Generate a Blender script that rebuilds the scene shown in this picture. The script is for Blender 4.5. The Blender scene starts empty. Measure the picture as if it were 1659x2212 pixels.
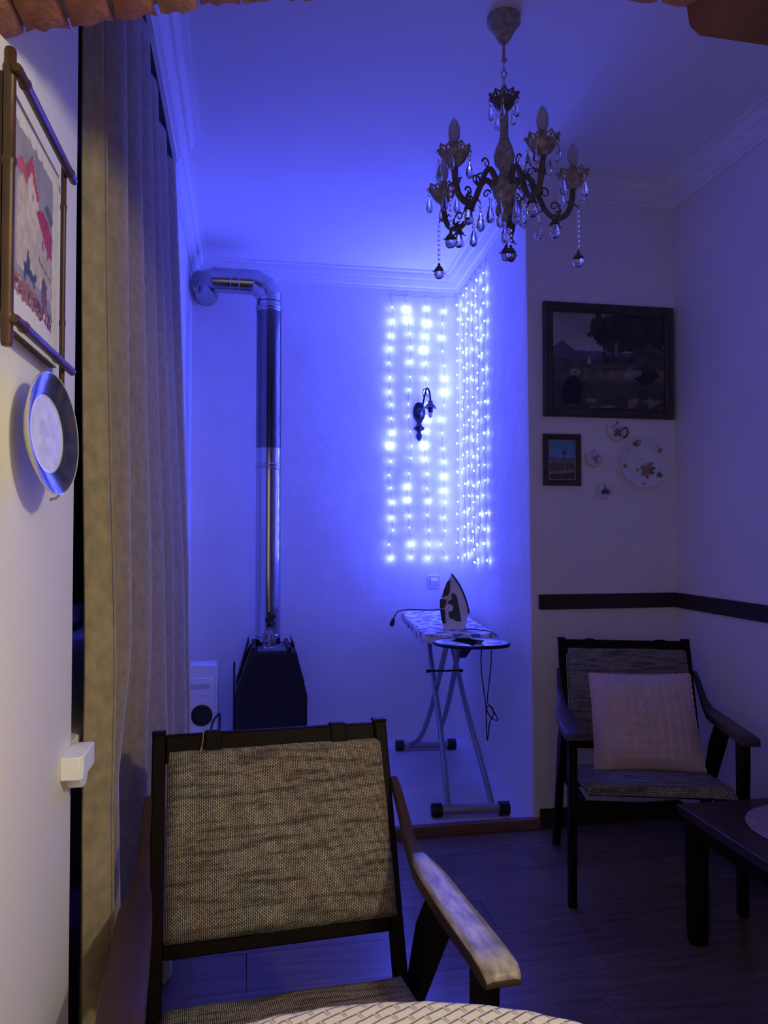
import bpy, math, random
import numpy as np
from mathutils import Vector, Matrix
from math import sin, cos, pi, radians, sqrt, atan2

random.seed(7)
rng = np.random.default_rng(11)
SC = bpy.context.scene
COL = SC.collection

# ------------------------------------------------------------------ camera, world, lamps, exposure
YAW, PITCH, FPX, IW, IH = radians(10.25), radians(1.5), 1660.0, 1659, 2212
CAM = Vector((0, 0, 1.25))
cd = bpy.data.cameras.new('camera')
cd.sensor_fit = 'VERTICAL'
cd.sensor_height = 24.0
cd.lens = FPX / IH * 24.0
cd.clip_start = 0.02
cam = bpy.data.objects.new('camera', cd)
COL.objects.link(cam)
cam.location = CAM
cam.rotation_euler = (pi / 2 + PITCH, 0, -YAW)
SC.camera = cam

w = bpy.data.worlds.new('world')
SC.world = w
w.use_nodes = True
w.node_tree.nodes['Background'].inputs[0].default_value = (0.02, 0.015, 0.03, 1)
w.node_tree.nodes['Background'].inputs[1].default_value = 0.05

SC.view_settings.view_transform = 'Standard'
SC.view_settings.look = 'None'
SC.view_settings.exposure = 0.0
SC.view_settings.gamma = 1.0
SC.view_settings.use_curve_mapping = False
SC.cycles.max_bounces = 14
SC.cycles.diffuse_bounces = 9
SC.cycles.glossy_bounces = 5
SC.cycles.transmission_bounces = 8

LED_COLOR = (0.068, 0.088, 1.0)
LED_STRENGTH = 285.0


def lamp(name, loc, color, watts, radius):
    ld = bpy.data.lights.new(name, 'POINT')
    ld.color = color
    ld.energy = watts
    ld.shadow_soft_size = radius
    o = bpy.data.objects.new(name, ld)
    o.location = loc
    COL.objects.link(o)
    return o


lamp('dining_lamp', (0.95, 0.10, 1.93), (1.0, 0.90, 0.62), 40.0, 0.07)
lamp('orange_glow_light', (-0.19, 0.78, 0.98), (1.0, 0.30, 0.08), 0.16, 0.03)  # unseen orange light added for the glow on the near wall


# ------------------------------------------------------------------ pixel helpers (photo pixel -> point on a known plane)
FW = Vector((sin(YAW) * cos(PITCH), cos(YAW) * cos(PITCH), sin(PITCH)))
RT = Vector((cos(YAW), -sin(YAW), 0))
UP = RT.cross(FW)


def ray(x, y):
    return FW + RT * ((x - IW / 2) / FPX) - UP * ((y - IH / 2) / FPX)


def pX(x, y, X):
    d = ray(x, y)
    return CAM + d * ((X - CAM.x) / d.x)


def pY(x, y, Y):
    d = ray(x, y)
    return CAM + d * ((Y - CAM.y) / d.y)


def pZ(x, y, Z):
    d = ray(x, y)
    return CAM + d * ((Z - CAM.z) / d.z)


# ------------------------------------------------------------------ materials
MATS = {}


def mat(name, color, rough=0.6, metal=0.0, var=0.0, vscale=8.0, bump=0.0, bscale=30.0, spec=0.5,
        trans=0.0, ior=1.45, emit=None, estr=0.0, attr=None, coat=0.0, stretch=None, sheen=0.0, detail=4.0):
    m = bpy.data.materials.new(name)
    m.use_nodes = True
    nt = m.node_tree
    b = nt.nodes['Principled BSDF']
    b.inputs['Roughness'].default_value = rough
    b.inputs['Metallic'].default_value = metal
    b.inputs['Specular IOR Level'].default_value = spec
    b.inputs['IOR'].default_value = ior
    b.inputs['Transmission Weight'].default_value = trans
    b.inputs['Coat Weight'].default_value = coat
    b.inputs['Sheen Weight'].default_value = sheen
    c = (*color, 1)
    b.inputs['Base Color'].default_value = c
    tc = nt.nodes.new('ShaderNodeTexCoord')
    src = tc.outputs['Object']
    if stretch:
        mp = nt.nodes.new('ShaderNodeMapping')
        mp.inputs['Scale'].default_value = stretch
        nt.links.new(src, mp.inputs[0])
        src = mp.outputs[0]
    if attr:
        a = nt.nodes.new('ShaderNodeAttribute')
        a.attribute_name = attr
        col = a.outputs['Color']
    else:
        col = None
    if var > 0:
        n = nt.nodes.new('ShaderNodeTexNoise')
        n.inputs['Scale'].default_value = vscale
        n.inputs['Detail'].default_value = detail
        nt.links.new(src, n.inputs[0])
        mr = nt.nodes.new('ShaderNodeMapRange')
        mr.inputs[1].default_value = 0.3
        mr.inputs[2].default_value = 0.7
        mr.inputs[3].default_value = 1 - var
        mr.inputs[4].default_value = 1 + var * 0.4
        nt.links.new(n.outputs[0], mr.inputs[0])
        mx = nt.nodes.new('ShaderNodeVectorMath')
        mx.operation = 'SCALE'
        if col is None:
            mx.inputs[0].default_value = color
        else:
            nt.links.new(col, mx.inputs[0])
        nt.links.new(mr.outputs[0], mx.inputs[3])
        col = mx.outputs[0]
    if col is not None:
        nt.links.new(col, b.inputs['Base Color'])
    if bump > 0:
        n2 = nt.nodes.new('ShaderNodeTexNoise')
        n2.inputs['Scale'].default_value = bscale
        n2.inputs['Detail'].default_value = detail
        nt.links.new(src, n2.inputs[0])
        bp = nt.nodes.new('ShaderNodeBump')
        bp.inputs['Strength'].default_value = bump
        bp.inputs['Distance'].default_value = 0.01
        nt.links.new(n2.outputs[0], bp.inputs['Height'])
        nt.links.new(bp.outputs[0], b.inputs['Normal'])
    if emit:
        b.inputs['Emission Color'].default_value = (*emit, 1)
        b.inputs['Emission Strength'].default_value = estr
    MATS[name] = m
    return m


mat('plaster', (0.88, 0.88, 0.88), 0.75, var=0.05, vscale=3, bump=0.25, bscale=14)
mat('alcove_plaster', (0.88, 0.88, 0.88), 0.6, var=0.08, vscale=2.2, bump=0.55, bscale=9)
mat('cream_wall', (0.80, 0.78, 0.73), 0.7, var=0.03, vscale=2.5, bump=0.06, bscale=40)
mat('lilac_wall', (0.86, 0.82, 0.83), 0.75, var=0.04, vscale=3, bump=0.1, bscale=40)
mat('ceiling_paint', (0.90, 0.90, 0.90), 0.8, bump=0.08, bscale=25)
mat('moulding', (0.90, 0.90, 0.90), 0.6)
mat('dark_trim', (0.035, 0.02, 0.018), 0.55, var=0.2, vscale=20)
mat('niche_shade', (0.05, 0.045, 0.045), 0.8)  # shade behind the curtain put into the base colour
mat('laminate', (0.17, 0.115, 0.095), 0.27, var=0.34, vscale=5, stretch=(1, 9, 1), bump=0.04, bscale=30, spec=0.6)
mat('laminate_pale', (0.20, 0.135, 0.11), 0.29, var=0.34, vscale=6, stretch=(1, 8, 1), bump=0.04, bscale=26, spec=0.6)
mat('laminate_deep', (0.15, 0.10, 0.085), 0.27, var=0.34, vscale=4, stretch=(1, 10, 1), bump=0.04, bscale=33, spec=0.6)
mat('subfloor', (0.05, 0.04, 0.035), 0.9)
mat('vinyl', (0.58, 0.58, 0.62), 0.45, var=0.12, vscale=5, bump=0.03, bscale=10)
mat('threshold_wood', (0.22, 0.11, 0.07), 0.5, var=0.25, vscale=6, stretch=(1, 8, 8))
mat('mortar', (0.55, 0.52, 0.50), 0.9, bump=0.5, bscale=60)
mat('brick_red', (0.33, 0.125, 0.07), 0.85, var=0.45, vscale=28, bump=0.5, bscale=70, detail=6)
mat('brick_brown', (0.36, 0.16, 0.085), 0.85, var=0.45, vscale=22, bump=0.5, bscale=60, detail=6)
mat('brick_dark', (0.11, 0.042, 0.032), 0.8, var=0.3, vscale=12, bump=0.3, bscale=50)
mat('velvet', (0.34, 0.275, 0.165), 0.9, var=0.25, vscale=42, bump=0.12, bscale=90, sheen=0.4, spec=0.1)
mat('bamboo', (0.07, 0.032, 0.017), 0.4, var=0.4, vscale=14, bump=0.1, bscale=30)
mat('print', (1, 1, 1), 0.75, attr='Col')
mat('oil_print', (1, 1, 1), 0.55, attr='Col', bump=0.15, bscale=120)
mat('ceramic', (1, 1, 1), 0.15, attr='Col', coat=0.4)
mat('ceramic_white', (0.8, 0.8, 0.8), 0.2, coat=0.4)
mat('dark_wood', (0.010, 0.0055, 0.0055), 0.5, var=0.3, vscale=10, stretch=(6, 6, 1), spec=0.08)
mat('brown_wood', (0.045, 0.023, 0.018), 0.40, var=0.3, vscale=10, stretch=(6, 1, 6), spec=0.5)
mat('worn_sheen_wood', (0.42, 0.36, 0.31), 0.42, var=0.6, vscale=14, stretch=(5, 1.5, 5), detail=8, spec=0.4)  # pale reflected light put into the colour, mottled with wear
mat('antique', (0.46, 0.38, 0.28), 0.55, var=0.55, vscale=60, bump=0.25, bscale=120)
mat('antique_dark', (0.17, 0.13, 0.09), 0.45, metal=0.2, var=0.4, vscale=70, bump=0.3, bscale=120)
mat('bulb_glass', (0.62, 0.58, 0.52), 0.25, trans=0.25, ior=1.3)
mat('crystal', (0.95, 0.95, 0.98), 0.02, trans=1.0, ior=1.55)
mat('steel_dark', (0.15, 0.15, 0.17), 0.14, metal=1.0, bump=0.05, bscale=9)
mat('steel_pipe', (0.46, 0.46, 0.49), 0.14, metal=1.0, bump=0.05, bscale=9)
mat('stove_iron', (0.010, 0.010, 0.012), 0.6)
mat('stove_top', (0.10, 0.10, 0.11), 0.5, var=0.2, vscale=10)
mat('black_plastic', (0.012, 0.012, 0.014), 0.4)
mat('clear_plastic', (0.92, 0.93, 0.95), 0.05, trans=0.95, ior=1.35)
mat('white_plastic', (0.78, 0.78, 0.80), 0.35)
mat('grey_plastic', (0.50, 0.50, 0.53), 0.4)
mat('blue_plastic', (0.012, 0.016, 0.05), 0.3, spec=0.25)
mat('bronze', (0.05, 0.045, 0.05), 0.28, metal=0.9, var=0.3, vscale=60, bump=0.2, bscale=120)
mat('wire', (0.45, 0.45, 0.5), 0.4)
mat('led', (0.9, 0.9, 0.95), 0.3, emit=LED_COLOR, estr=LED_STRENGTH)
mat('tube_grey', (0.34, 0.34, 0.38), 0.35, metal=0.5)
mat('tray_metal', (0.62, 0.62, 0.66), 0.3, metal=0.3)
mat('pillow_cloth', (0.62, 0.47, 0.43), 0.9, var=0.08, vscale=30, sheen=0.3)
mat('doily', (0.40, 0.27, 0.24), 0.9, var=0.2, vscale=50)
mat('window_glass', (0.02, 0.02, 0.025), 0.08)
mat('cord_black', (0.02, 0.02, 0.022), 0.5)
mat('gold_frame', (0.07, 0.052, 0.045), 0.5, var=0.3, vscale=30, bump=0.2, bscale=60)


def tweed():
    m = bpy.data.materials.new('tweed')
    m.use_nodes = True
    nt = m.node_tree
    b = nt.nodes['Principled BSDF']
    b.inputs['Roughness'].default_value = 0.95
    b.inputs['Specular IOR Level'].default_value = 0.1
    tc = nt.nodes.new('ShaderNodeTexCoord')
    mp = nt.nodes.new('ShaderNodeMapping')
    mp.inputs['Rotation'].default_value = (0, 0, radians(90))
    nt.links.new(tc.outputs['UV'], mp.inputs[0])
    br = nt.nodes.new('ShaderNodeTexBrick')
    br.inputs['Color1'].default_value = (0.58, 0.54, 0.46, 1)
    br.inputs['Color2'].default_value = (0.32, 0.285, 0.25, 1)
    br.inputs['Mortar'].default_value = (0.05, 0.042, 0.036, 1)
    br.inputs['Scale'].default_value = 1.0
    br.inputs['Mortar Size'].default_value = 0.0008
    br.inputs['Mortar Smooth'].default_value = 0.2
    br.inputs['Brick Width'].default_value = 0.0060
    br.inputs['Row Height'].default_value = 0.0036
    br.inputs['Bias'].default_value = -0.1
    nt.links.new(mp.outputs[0], br.inputs[0])
    # slubs: dark horizontal runs and reddish patches
    mp2 = nt.nodes.new('ShaderNodeMapping')
    mp2.inputs['Scale'].default_value = (9, 75, 1)
    nt.links.new(tc.outputs['UV'], mp2.inputs[0])
    n = nt.nodes.new('ShaderNodeTexNoise')
    n.inputs['Scale'].default_value = 1.0
    n.inputs['Detail'].default_value = 3.0
    nt.links.new(mp2.outputs[0], n.inputs[0])
    mr = nt.nodes.new('ShaderNodeMapRange')
    mr.inputs[1].default_value = 0.36
    mr.inputs[2].default_value = 0.52
    mr.inputs[3].default_value = 0.45
    mr.inputs[4].default_value = 1.0
    nt.links.new(n.outputs[0], mr.inputs[0])
    n3 = nt.nodes.new('ShaderNodeTexNoise')
    n3.inputs['Scale'].default_value = 7.0
    nt.links.new(tc.outputs['UV'], n3.inputs[0])
    mx = nt.nodes.new('ShaderNodeMix')
    mx.data_type = 'RGBA'
    mx.blend_type = 'MULTIPLY'
    mx.inputs[0].default_value = 0.35
    nt.links.new(br.outputs[0], mx.inputs[6])
    ra = nt.nodes.new('ShaderNodeValToRGB')
    ra.color_ramp.elements[0].position = 0.4
    ra.color_ramp.elements[0].color = (1.0, 1.0, 0.95, 1)
    ra.color_ramp.elements[1].position = 0.62
    ra.color_ramp.elements[1].color = (0.9, 0.5, 0.4, 1)
    nt.links.new(n3.outputs[0], ra.inputs[0])
    nt.links.new(ra.outputs[0], mx.inputs[7])
    sc = nt.nodes.new('ShaderNodeVectorMath')
    sc.operation = 'SCALE'
    nt.links.new(mx.outputs[2], sc.inputs[0])
    nt.links.new(mr.outputs[0], sc.inputs[3])
    nt.links.new(sc.outputs[0], b.inputs['Base Color'])
    bp = nt.nodes.new('ShaderNodeBump')
    bp.inputs['Strength'].default_value = 0.5
    bp.inputs['Distance'].default_value = 0.002
    nt.links.new(br.outputs['Fac'], bp.inputs['Height'])
    bp.invert = True
    nt.links.new(bp.outputs[0], b.inputs['Normal'])
    MATS['tweed'] = m


tweed()


def cover_pattern():
    m = bpy.data.materials.new('board_cover')
    m.use_nodes = True
    nt = m.node_tree
    b = nt.nodes['Principled BSDF']
    b.inputs['Roughness'].default_value = 0.8
    tc = nt.nodes.new('ShaderNodeTexCoord')
    v = nt.nodes.new('ShaderNodeTexVoronoi')
    v.feature = 'DISTANCE_TO_EDGE'
    v.inputs['Scale'].default_value = 17.0
    n = nt.nodes.new('ShaderNodeTexNoise')
    n.inputs['Scale'].default_value = 12.0
    nt.links.new(tc.outputs['Object'], n.inputs[0])
    ad = nt.nodes.new('ShaderNodeMix')
    ad.data_type = 'VECTOR'
    ad.inputs[0].default_value = 0.12
    nt.links.new(tc.outputs['Object'], ad.inputs[4])
    nt.links.new(n.outputs[1], ad.inputs[5])
    nt.links.new(ad.outputs[1], v.inputs[0])
    ra = nt.nodes.new('ShaderNodeValToRGB')
    ra.color_ramp.elements[0].position = 0.07
    ra.color_ramp.elements[0].color = (0.85, 0.85, 0.85, 1)
    ra.color_ramp.elements[1].position = 0.22
    ra.color_ramp.elements[1].color = (0.20, 0.20, 0.24, 1)
    nt.links.new(v.outputs[0], ra.inputs[0])
    nt.links.new(ra.outputs[0], b.inputs['Base Color'])
    MATS['board_cover'] = m


cover_pattern()


def cloth_weave():
    m = bpy.data.materials.new('tablecloth_weave')
    m.use_nodes = True
    nt = m.node_tree
    b = nt.nodes['Principled BSDF']
    b.inputs['Roughness'].default_value = 0.85
    tc = nt.nodes.new('ShaderNodeTexCoord')
    mp = nt.nodes.new('ShaderNodeMapping')
    mp.inputs['Rotation'].default_value = (0, 0, radians(-28))
    nt.links.new(tc.outputs['Object'], mp.inputs[0])
    br = nt.nodes.new('ShaderNodeTexBrick')
    br.inputs['Color1'].default_value = (0.66, 0.60, 0.52, 1)
    br.inputs['Color2'].default_value = (0.62, 0.56, 0.48, 1)
    br.inputs['Mortar'].default_value = (0.60, 0.54, 0.465, 1)
    br.inputs['Scale'].default_value = 1.0
    br.inputs['Mortar Size'].default_value = 0.003
    br.inputs['Mortar Smooth'].default_value = 0.9
    br.inputs['Brick Width'].default_value = 0.026
    br.inputs['Row Height'].default_value = 0.012
    nt.links.new(mp.outputs[0], br.inputs[0])
    nt.links.new(br.outputs[0], b.inputs['Base Color'])
    bp = nt.nodes.new('ShaderNodeBump')
    bp.invert = True
    bp.inputs['Strength'].default_value = 0.9
    bp.inputs['Distance'].default_value = 0.004
    nt.links.new(br.outputs['Fac'], bp.inputs['Height'])
    nt.links.new(bp.outputs[0], b.inputs['Normal'])
    MATS['tablecloth_weave'] = m


cloth_weave()


# ------------------------------------------------------------------ mesh builder
class MB:
    def __init__(self):
        self.v, self.f = [], []

    def _add(self, vs, fs):
        o = len(self.v)
        self.v += [Vector(p) for p in vs]
        self.f += [tuple(i + o for i in f) for f in fs]
        return self

    def hexa(self, p):
        """8 corners: bottom 4 (ccw) then top 4."""
        return self._add(p, [(3, 2, 1, 0), (4, 5, 6, 7), (0, 1, 5, 4), (1, 2, 6, 5), (2, 3, 7, 6), (3, 0, 4, 7)])

    def box(self, x0, x1, y0, y1, z0, z1):
        return self.hexa([(x0, y0, z0), (x1, y0, z0), (x1, y1, z0), (x0, y1, z0),
                          (x0, y0, z1), (x1, y0, z1), (x1, y1, z1), (x0, y1, z1)])

    def prism(self, pts, axis, a0, a1):
        """extrude a 2D polygon along an axis: pts are the other two coordinates in order."""
        def P(p, a):
            return {'x': (a, p[0], p[1]), 'y': (p[0], a, p[1]), 'z': (p[0], p[1], a)}[axis]
        n = len(pts)
        vs = [P(p, a0) for p in pts] + [P(p, a1) for p in pts]
        fs = [tuple(range(n)), tuple(range(2 * n - 1, n - 1, -1))]
        fs += [(i, i + n, (i + 1) % n + n, (i + 1) % n) for i in range(n)]
        return self._add(vs, fs)

    def tube(self, pts, r, n=10, cap=True, rz=None):
        """tube along a path; r a number or one per point."""
        pts = [Vector(p) for p in pts]
        rs = r if isinstance(r, (list, tuple)) else [r] * len(pts)
        vs, fs = [], []
        T = []
        for i in range(len(pts)):
            a, b = pts[max(0, i - 1)], pts[min(len(pts) - 1, i + 1)]
            T.append((b - a).normalized())
        ref = Vector((0, 0, 1)) if abs(T[0].z) < 0.9 else Vector((1, 0, 0))
        nrm = (ref - T[0] * ref.dot(T[0])).normalized()
        for i, p in enumerate(pts):
            nrm = (nrm - T[i] * nrm.dot(T[i])).normalized()
            bi = T[i].cross(nrm)
            for k in range(n):
                a = 2 * pi * k / n
                vs.append(p + (nrm * cos(a) + bi * sin(a)) * rs[i])
        for i in range(len(pts) - 1):
            for k in range(n):
                k2 = (k + 1) % n
                fs.append((i * n + k, i * n + k2, (i + 1) * n + k2, (i + 1) * n + k))
        if cap:
            fs.append(tuple(range(n - 1, -1, -1)))
            fs.append(tuple((len(pts) - 1) * n + k for k in range(n)))
        return self._add(vs, fs)

    def lathe(self, prof, c=(0, 0, 0), n=20, axis='z', scallop=0, amp=0.0):
        """revolve (radius, height) profile."""
        c = Vector(c)
        vs, fs = [], []
        for r, h in prof:
            for k in range(n):
                a = 2 * pi * k / n
                rr = r * (1 + (amp * cos(scallop * a) if scallop else 0))
                p = {'z': (rr * cos(a), rr * sin(a), h), 'y': (rr * cos(a), h, rr * sin(a)),
                     'x': (h, rr * cos(a), rr * sin(a))}[axis]
                vs.append(c + Vector(p))
        for i in range(len(prof) - 1):
            for k in range(n):
                k2 = (k + 1) % n
                fs.append((i * n + k, i * n + k2, (i + 1) * n + k2, (i + 1) * n + k))
        fs.append(tuple(range(n - 1, -1, -1)))
        fs.append(tuple((len(prof) - 1) * n + k for k in range(n)))
        return self._add(vs, fs)

    def grid(self, P, closed_u=False):
        """P[i][j] points."""
        ni, nj = len(P), len(P[0])
        vs = [p for row in P for p in row]
        fs = []
        for i in range(ni - 1):
            for j in range(nj - 1 + (1 if closed_u else 0)):
                j2 = (j + 1) % nj
                fs.append((i * nj + j, i * nj + j2, (i + 1) * nj + j2, (i + 1) * nj + j))
        return self._add(vs, fs)

    def sphere(self, c, r, n=8, m=6, sz=1.0):
        prof = [(max(1e-4, r * sin(pi * i / m)), -r * sz * cos(pi * i / m)) for i in range(m + 1)]
        return self.lathe(prof, c, n)

    def mesh(self, name, mw=None):
        me = bpy.data.meshes.new(name)
        vs = self.v if mw is None else [mw @ p for p in self.v]
        me.from_pydata([tuple(p) for p in vs], [], self.f)
        me.validate()
        import bmesh
        bm = bmesh.new()
        bm.from_mesh(me)
        bmesh.ops.recalc_face_normals(bm, faces=bm.faces)
        bm.to_mesh(me)
        bm.free()
        return me


def obj(name, mb, material, parent=None, bevel=0.0, smooth=True, angle=38, world=True, solid=0.0, subsurf=0):
    """one mesh object; points given in world space (or the parent's space when world=False)."""
    mw = None
    if parent is not None and world:
        root = parent
        while root.parent:
            root = root.parent
        mw = root_matrix(root).inverted()
    me = mb.mesh(name, mw)
    if smooth:
        for p in me.polygons:
            p.use_smooth = True
        me.set_sharp_from_angle(angle=radians(angle))
    if material:
        me.materials.append(MATS[material])
    o = bpy.data.objects.new(name, me)
    COL.objects.link(o)
    if parent is not None:
        o.parent = parent
    if bevel > 0:
        md = o.modifiers.new('bevel', 'BEVEL')
        md.width = bevel
        md.segments = 2
        md.limit_method = 'ANGLE'
        md.angle_limit = radians(40)
    if solid > 0:
        md = o.modifiers.new('solid', 'SOLIDIFY')
        md.thickness = solid
    if subsurf:
        md = o.modifiers.new('sub', 'SUBSURF')
        md.levels = md.render_levels = subsurf
    return o


def root_matrix(o):
    return Matrix.Translation(o.location) @ o.rotation_euler.to_matrix().to_4x4()


def tag(o, label, cat, group=None):
    o['label'] = label
    o['category'] = cat
    if group:
        o['group'] = group
    return o


def thing(name, label, cat, loc=(0, 0, 0), rotz=0.0, group=None):
    o = bpy.data.objects.new(name, None)
    o.empty_display_size = 0.05
    COL.objects.link(o)
    o.location = loc
    o.rotation_euler = (0, 0, rotz)
    return tag(o, label, cat, group)


def struct(name, mb, material, label, bevel=0.0, smooth=False):
    o = obj(name, mb, material, bevel=bevel, smooth=smooth)
    o['kind'] = 'structure'
    o['label'] = label
    return o


def piece(name, src_mesh, parent, loc, rot=(0, 0, 0), scale=(1, 1, 1)):
    o = bpy.data.objects.new(name, src_mesh)
    COL.objects.link(o)
    o.parent = parent
    o.location = loc
    o.rotation_euler = rot
    o.scale = scale
    return o


def smooth_path(pts, n=8):
    """Catmull-Rom through points."""
    P = [Vector(p) for p in pts]
    P = [P[0] * 2 - P[1]] + P + [P[-1] * 2 - P[-2]]
    out = []
    for i in range(1, len(P) - 2):
        for k in range(n):
            t = k / n
            a, b, c, d = P[i - 1], P[i], P[i + 1], P[i + 2]
            out.append(0.5 * ((2 * b) + (c - a) * t + (2 * a - 5 * b + 4 * c - d) * t * t + (3 * b - a - 3 * c + d) * t ** 3))
    out.append(P[-2])
    return out


def set_colors(o, rgb):
    at = o.data.color_attributes.new('Col', 'FLOAT_COLOR', 'POINT')
    a = np.ones((len(rgb), 4), dtype=np.float32)
    a[:, :3] = rgb
    at.data.foreach_set('color', a.ravel())


def poly_mask(U, V, pts):
    m = np.zeros(U.shape, bool)
    n = len(pts)
    j = n - 1
    for i in range(n):
        xi, yi = pts[i]
        xj, yj = pts[j]
        c = ((yi > V) != (yj > V)) & (U < (xj - xi) * (V - yi) / ((yj - yi) if yj != yi else 1e-9) + xi)
        m ^= c
        j = i
    return m


def vnoise(U, V, s, seed=0):
    """smooth value noise on arrays"""
    r = np.random.default_rng(seed)
    T = r.random((64, 64))
    x, y = U * s, V * s
    xi, yi = np.floor(x).astype(int), np.floor(y).astype(int)
    fx, fy = x - xi, y - yi
    fx, fy = fx * fx * (3 - 2 * fx), fy * fy * (3 - 2 * fy)
    g = lambda a, b: T[a % 64, b % 64]
    return (g(xi, yi) * (1 - fx) + g(xi + 1, yi) * fx) * (1 - fy) + (g(xi, yi + 1) * (1 - fx) + g(xi + 1, yi + 1) * fx) * fy


def picture_grid(name, o00, eu, ev, nu, nv, painter, material, parent, thick=None):
    """flat printed sheet: origin + u*eu + v*ev with colours painted from the artwork's own design."""
    o00, eu, ev = Vector(o00), Vector(eu), Vector(ev)
    mb = MB()
    mb.grid([[o00 + eu * (i / (nu - 1)) + ev * (j / (nv - 1)) for i in range(nu)] for j in range(nv)])
    o = obj(name, mb, material, parent)
    U, V = np.meshgrid(np.linspace(0, 1, nu), np.linspace(0, 1, nv))
    C = painter(U, V)
    set_colors(o, C.reshape(-1, 3))
    return o


# ================================================================== THE SETTING
XL, XA = -0.28, -0.30          # wall faces: near wall, alcove side wall
YB, YF = 4.44, 3.12            # alcove back wall, far wall with pictures
XR = 1.878                     # side wall of the room
CEIL = 2.79
CB = 2.69                      # cornice bottom

fl = struct('floor', MB().box(-0.75, 2.0, -2.1, 3.14, -0.12, -0.012), 'subfloor', 'wood laminate floor of the sitting room')
PW = 0.192
variants = ['laminate', 'laminate_pale', 'laminate_deep']
plank_mesh = {}
row = 0
y = 3.118
while y > -0.4:
    off = (row * 0.47) % 1.25
    xs = [-0.62]
    x = -0.62 + off
    while x < 1.875:
        if x > -0.5:
            xs.append(x)
        x += 1.25
    xs.append(1.877)
    for a, b in zip(xs[:-1], xs[1:]):
        m = random.choice(variants)
        key = (m, round(b - a, 2))
        if key not in plank_mesh:
            L = b - a
            mb = MB().box(0.001, L - 0.001, -PW + 0.001, 0, 0, 0.012)
            me = mb.mesh('plank')
            me.materials.append(MATS[m])
            plank_mesh[key] = me
        piece('plank', plank_mesh[key], fl, (a, y, -0.012 - random.random() * 0.0006))
    y -= PW
    row += 1

struct('floor_alcove', MB().box(-0.6, 1.3, 3.132, 4.55, -0.12, 0.04), 'vinyl', 'smooth pale vinyl floor of the lit alcove, one step up')
struct('trim_threshold', MB().box(-0.32, 1.232, 3.098, 3.134, 0.0, 0.043), 'threshold_wood', 'brown wooden threshold strip at the alcove step', bevel=0.004)
struct('ceiling', MB().box(-0.75, 2.1, -2.2, 4.6, CEIL, CEIL + 0.1), 'ceiling_paint', 'white painted ceiling')
struct('wall_left', MB().box(-0.62, XL, -2.2, 1.345, -0.02, CEIL), 'cream_wall', 'cream painted wall beside the dining table')
struct('wall_niche', MB().box(-0.75, -0.60, 1.30, 3.10, -0.02, CEIL).box(-0.62, XL, 1.345, 3.05, 2.685, CEIL), 'niche_shade',
       'window niche behind the curtain, its shade painted in')
struct('wall_alcove_left', MB().box(-0.62, XA, 3.05, 4.5, -0.02, CEIL), 'alcove_plaster', 'white plaster side wall of the alcove beside the stove')
struct('wall_back', MB().box(-0.4, 1.4, YB, 4.56, -0.02, CEIL), 'alcove_plaster', 'white plaster back wall of the alcove')
# alcove side wall: slightly out of plumb
mb = MB().hexa([(1.212, YF + 0.004, 0), (1.30, YF + 0.004, 0), (1.34, 4.5, 0), (1.262, 4.5, 0),
                (1.186, YF + 0.004, CEIL), (1.30, YF + 0.004, CEIL), (1.34, 4.5, CEIL), (1.250, 4.5, CEIL)])
struct('wall_alcove_right', mb, 'alcove_plaster', 'rough white plaster side wall of the alcove behind the ironing board')
mb = MB().hexa([(1.213, YF, 0), (2.0, YF, 0), (2.0, YF + 0.1, 0), (1.29, YF + 0.1, 0),
                (1.187, YF, CEIL), (2.0, YF, CEIL), (2.0, YF + 0.1, CEIL), (1.29, YF + 0.1, CEIL)])
struct('wall_far', mb, 'lilac_wall', 'painted wall that carries the framed pictures')
struct('trim_corner', MB().hexa([(1.209, YF - 0.004, 0), (1.232, YF - 0.004, 0), (1.232, YF + 0.02, 0), (1.209, YF + 0.02, 0),
                                 (1.183, YF - 0.004, CB), (1.206, YF - 0.004, CB), (1.206, YF + 0.02, CB), (1.183, YF + 0.02, CB)]),
       'lilac_wall', 'narrow corner strip at the alcove edge')
struct('wall_right', MB().box(XR, 2.0, -2.2, 3.2, -0.02, CEIL), 'lilac_wall', 'painted side wall with the dark rail')
struct('wall_front', MB().box(-0.7, 2.1, -2.3, -2.1, -0.02, CEIL), 'cream_wall', 'cream wall behind the dining table')
# dark rails and skirting
struct('trim_rail_far', MB().box(1.234, XR, YF - 0.014, YF, 0.920, 0.984), 'dark_trim', 'dark wooden dado rail under the pictures', bevel=0.003)
struct('trim_rail_right', MB().box(XR - 0.014, XR, -2.1, YF - 0.014, 0.920, 0.984), 'dark_trim', 'dark wooden dado rail on the side wall', bevel=0.003)
struct('baseboard_far', MB().box(1.234, XR, YF - 0.013, YF, 0.0, 0.078), 'dark_trim', 'dark skirting board below the pictures', bevel=0.003)
struct('baseboard_right', MB().box(XR - 0.013, XR, 0.96, YF - 0.013, 0.0, 0.078), 'dark_trim', 'dark skirting board on the side wall', bevel=0.003)

# cornices: stepped profile (distance from the wall, height below the ceiling)
PROF = [(0.0, 0.0), (0.0, -0.100), (0.012, -0.100), (0.014, -0.088), (0.026, -0.082), (0.040, -0.056), (0.042, -0.048), (0.052, -0.045),
        (0.062, -0.026), (0.064, -0.014), (0.080, -0.010), (0.080, 0.0)]


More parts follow.
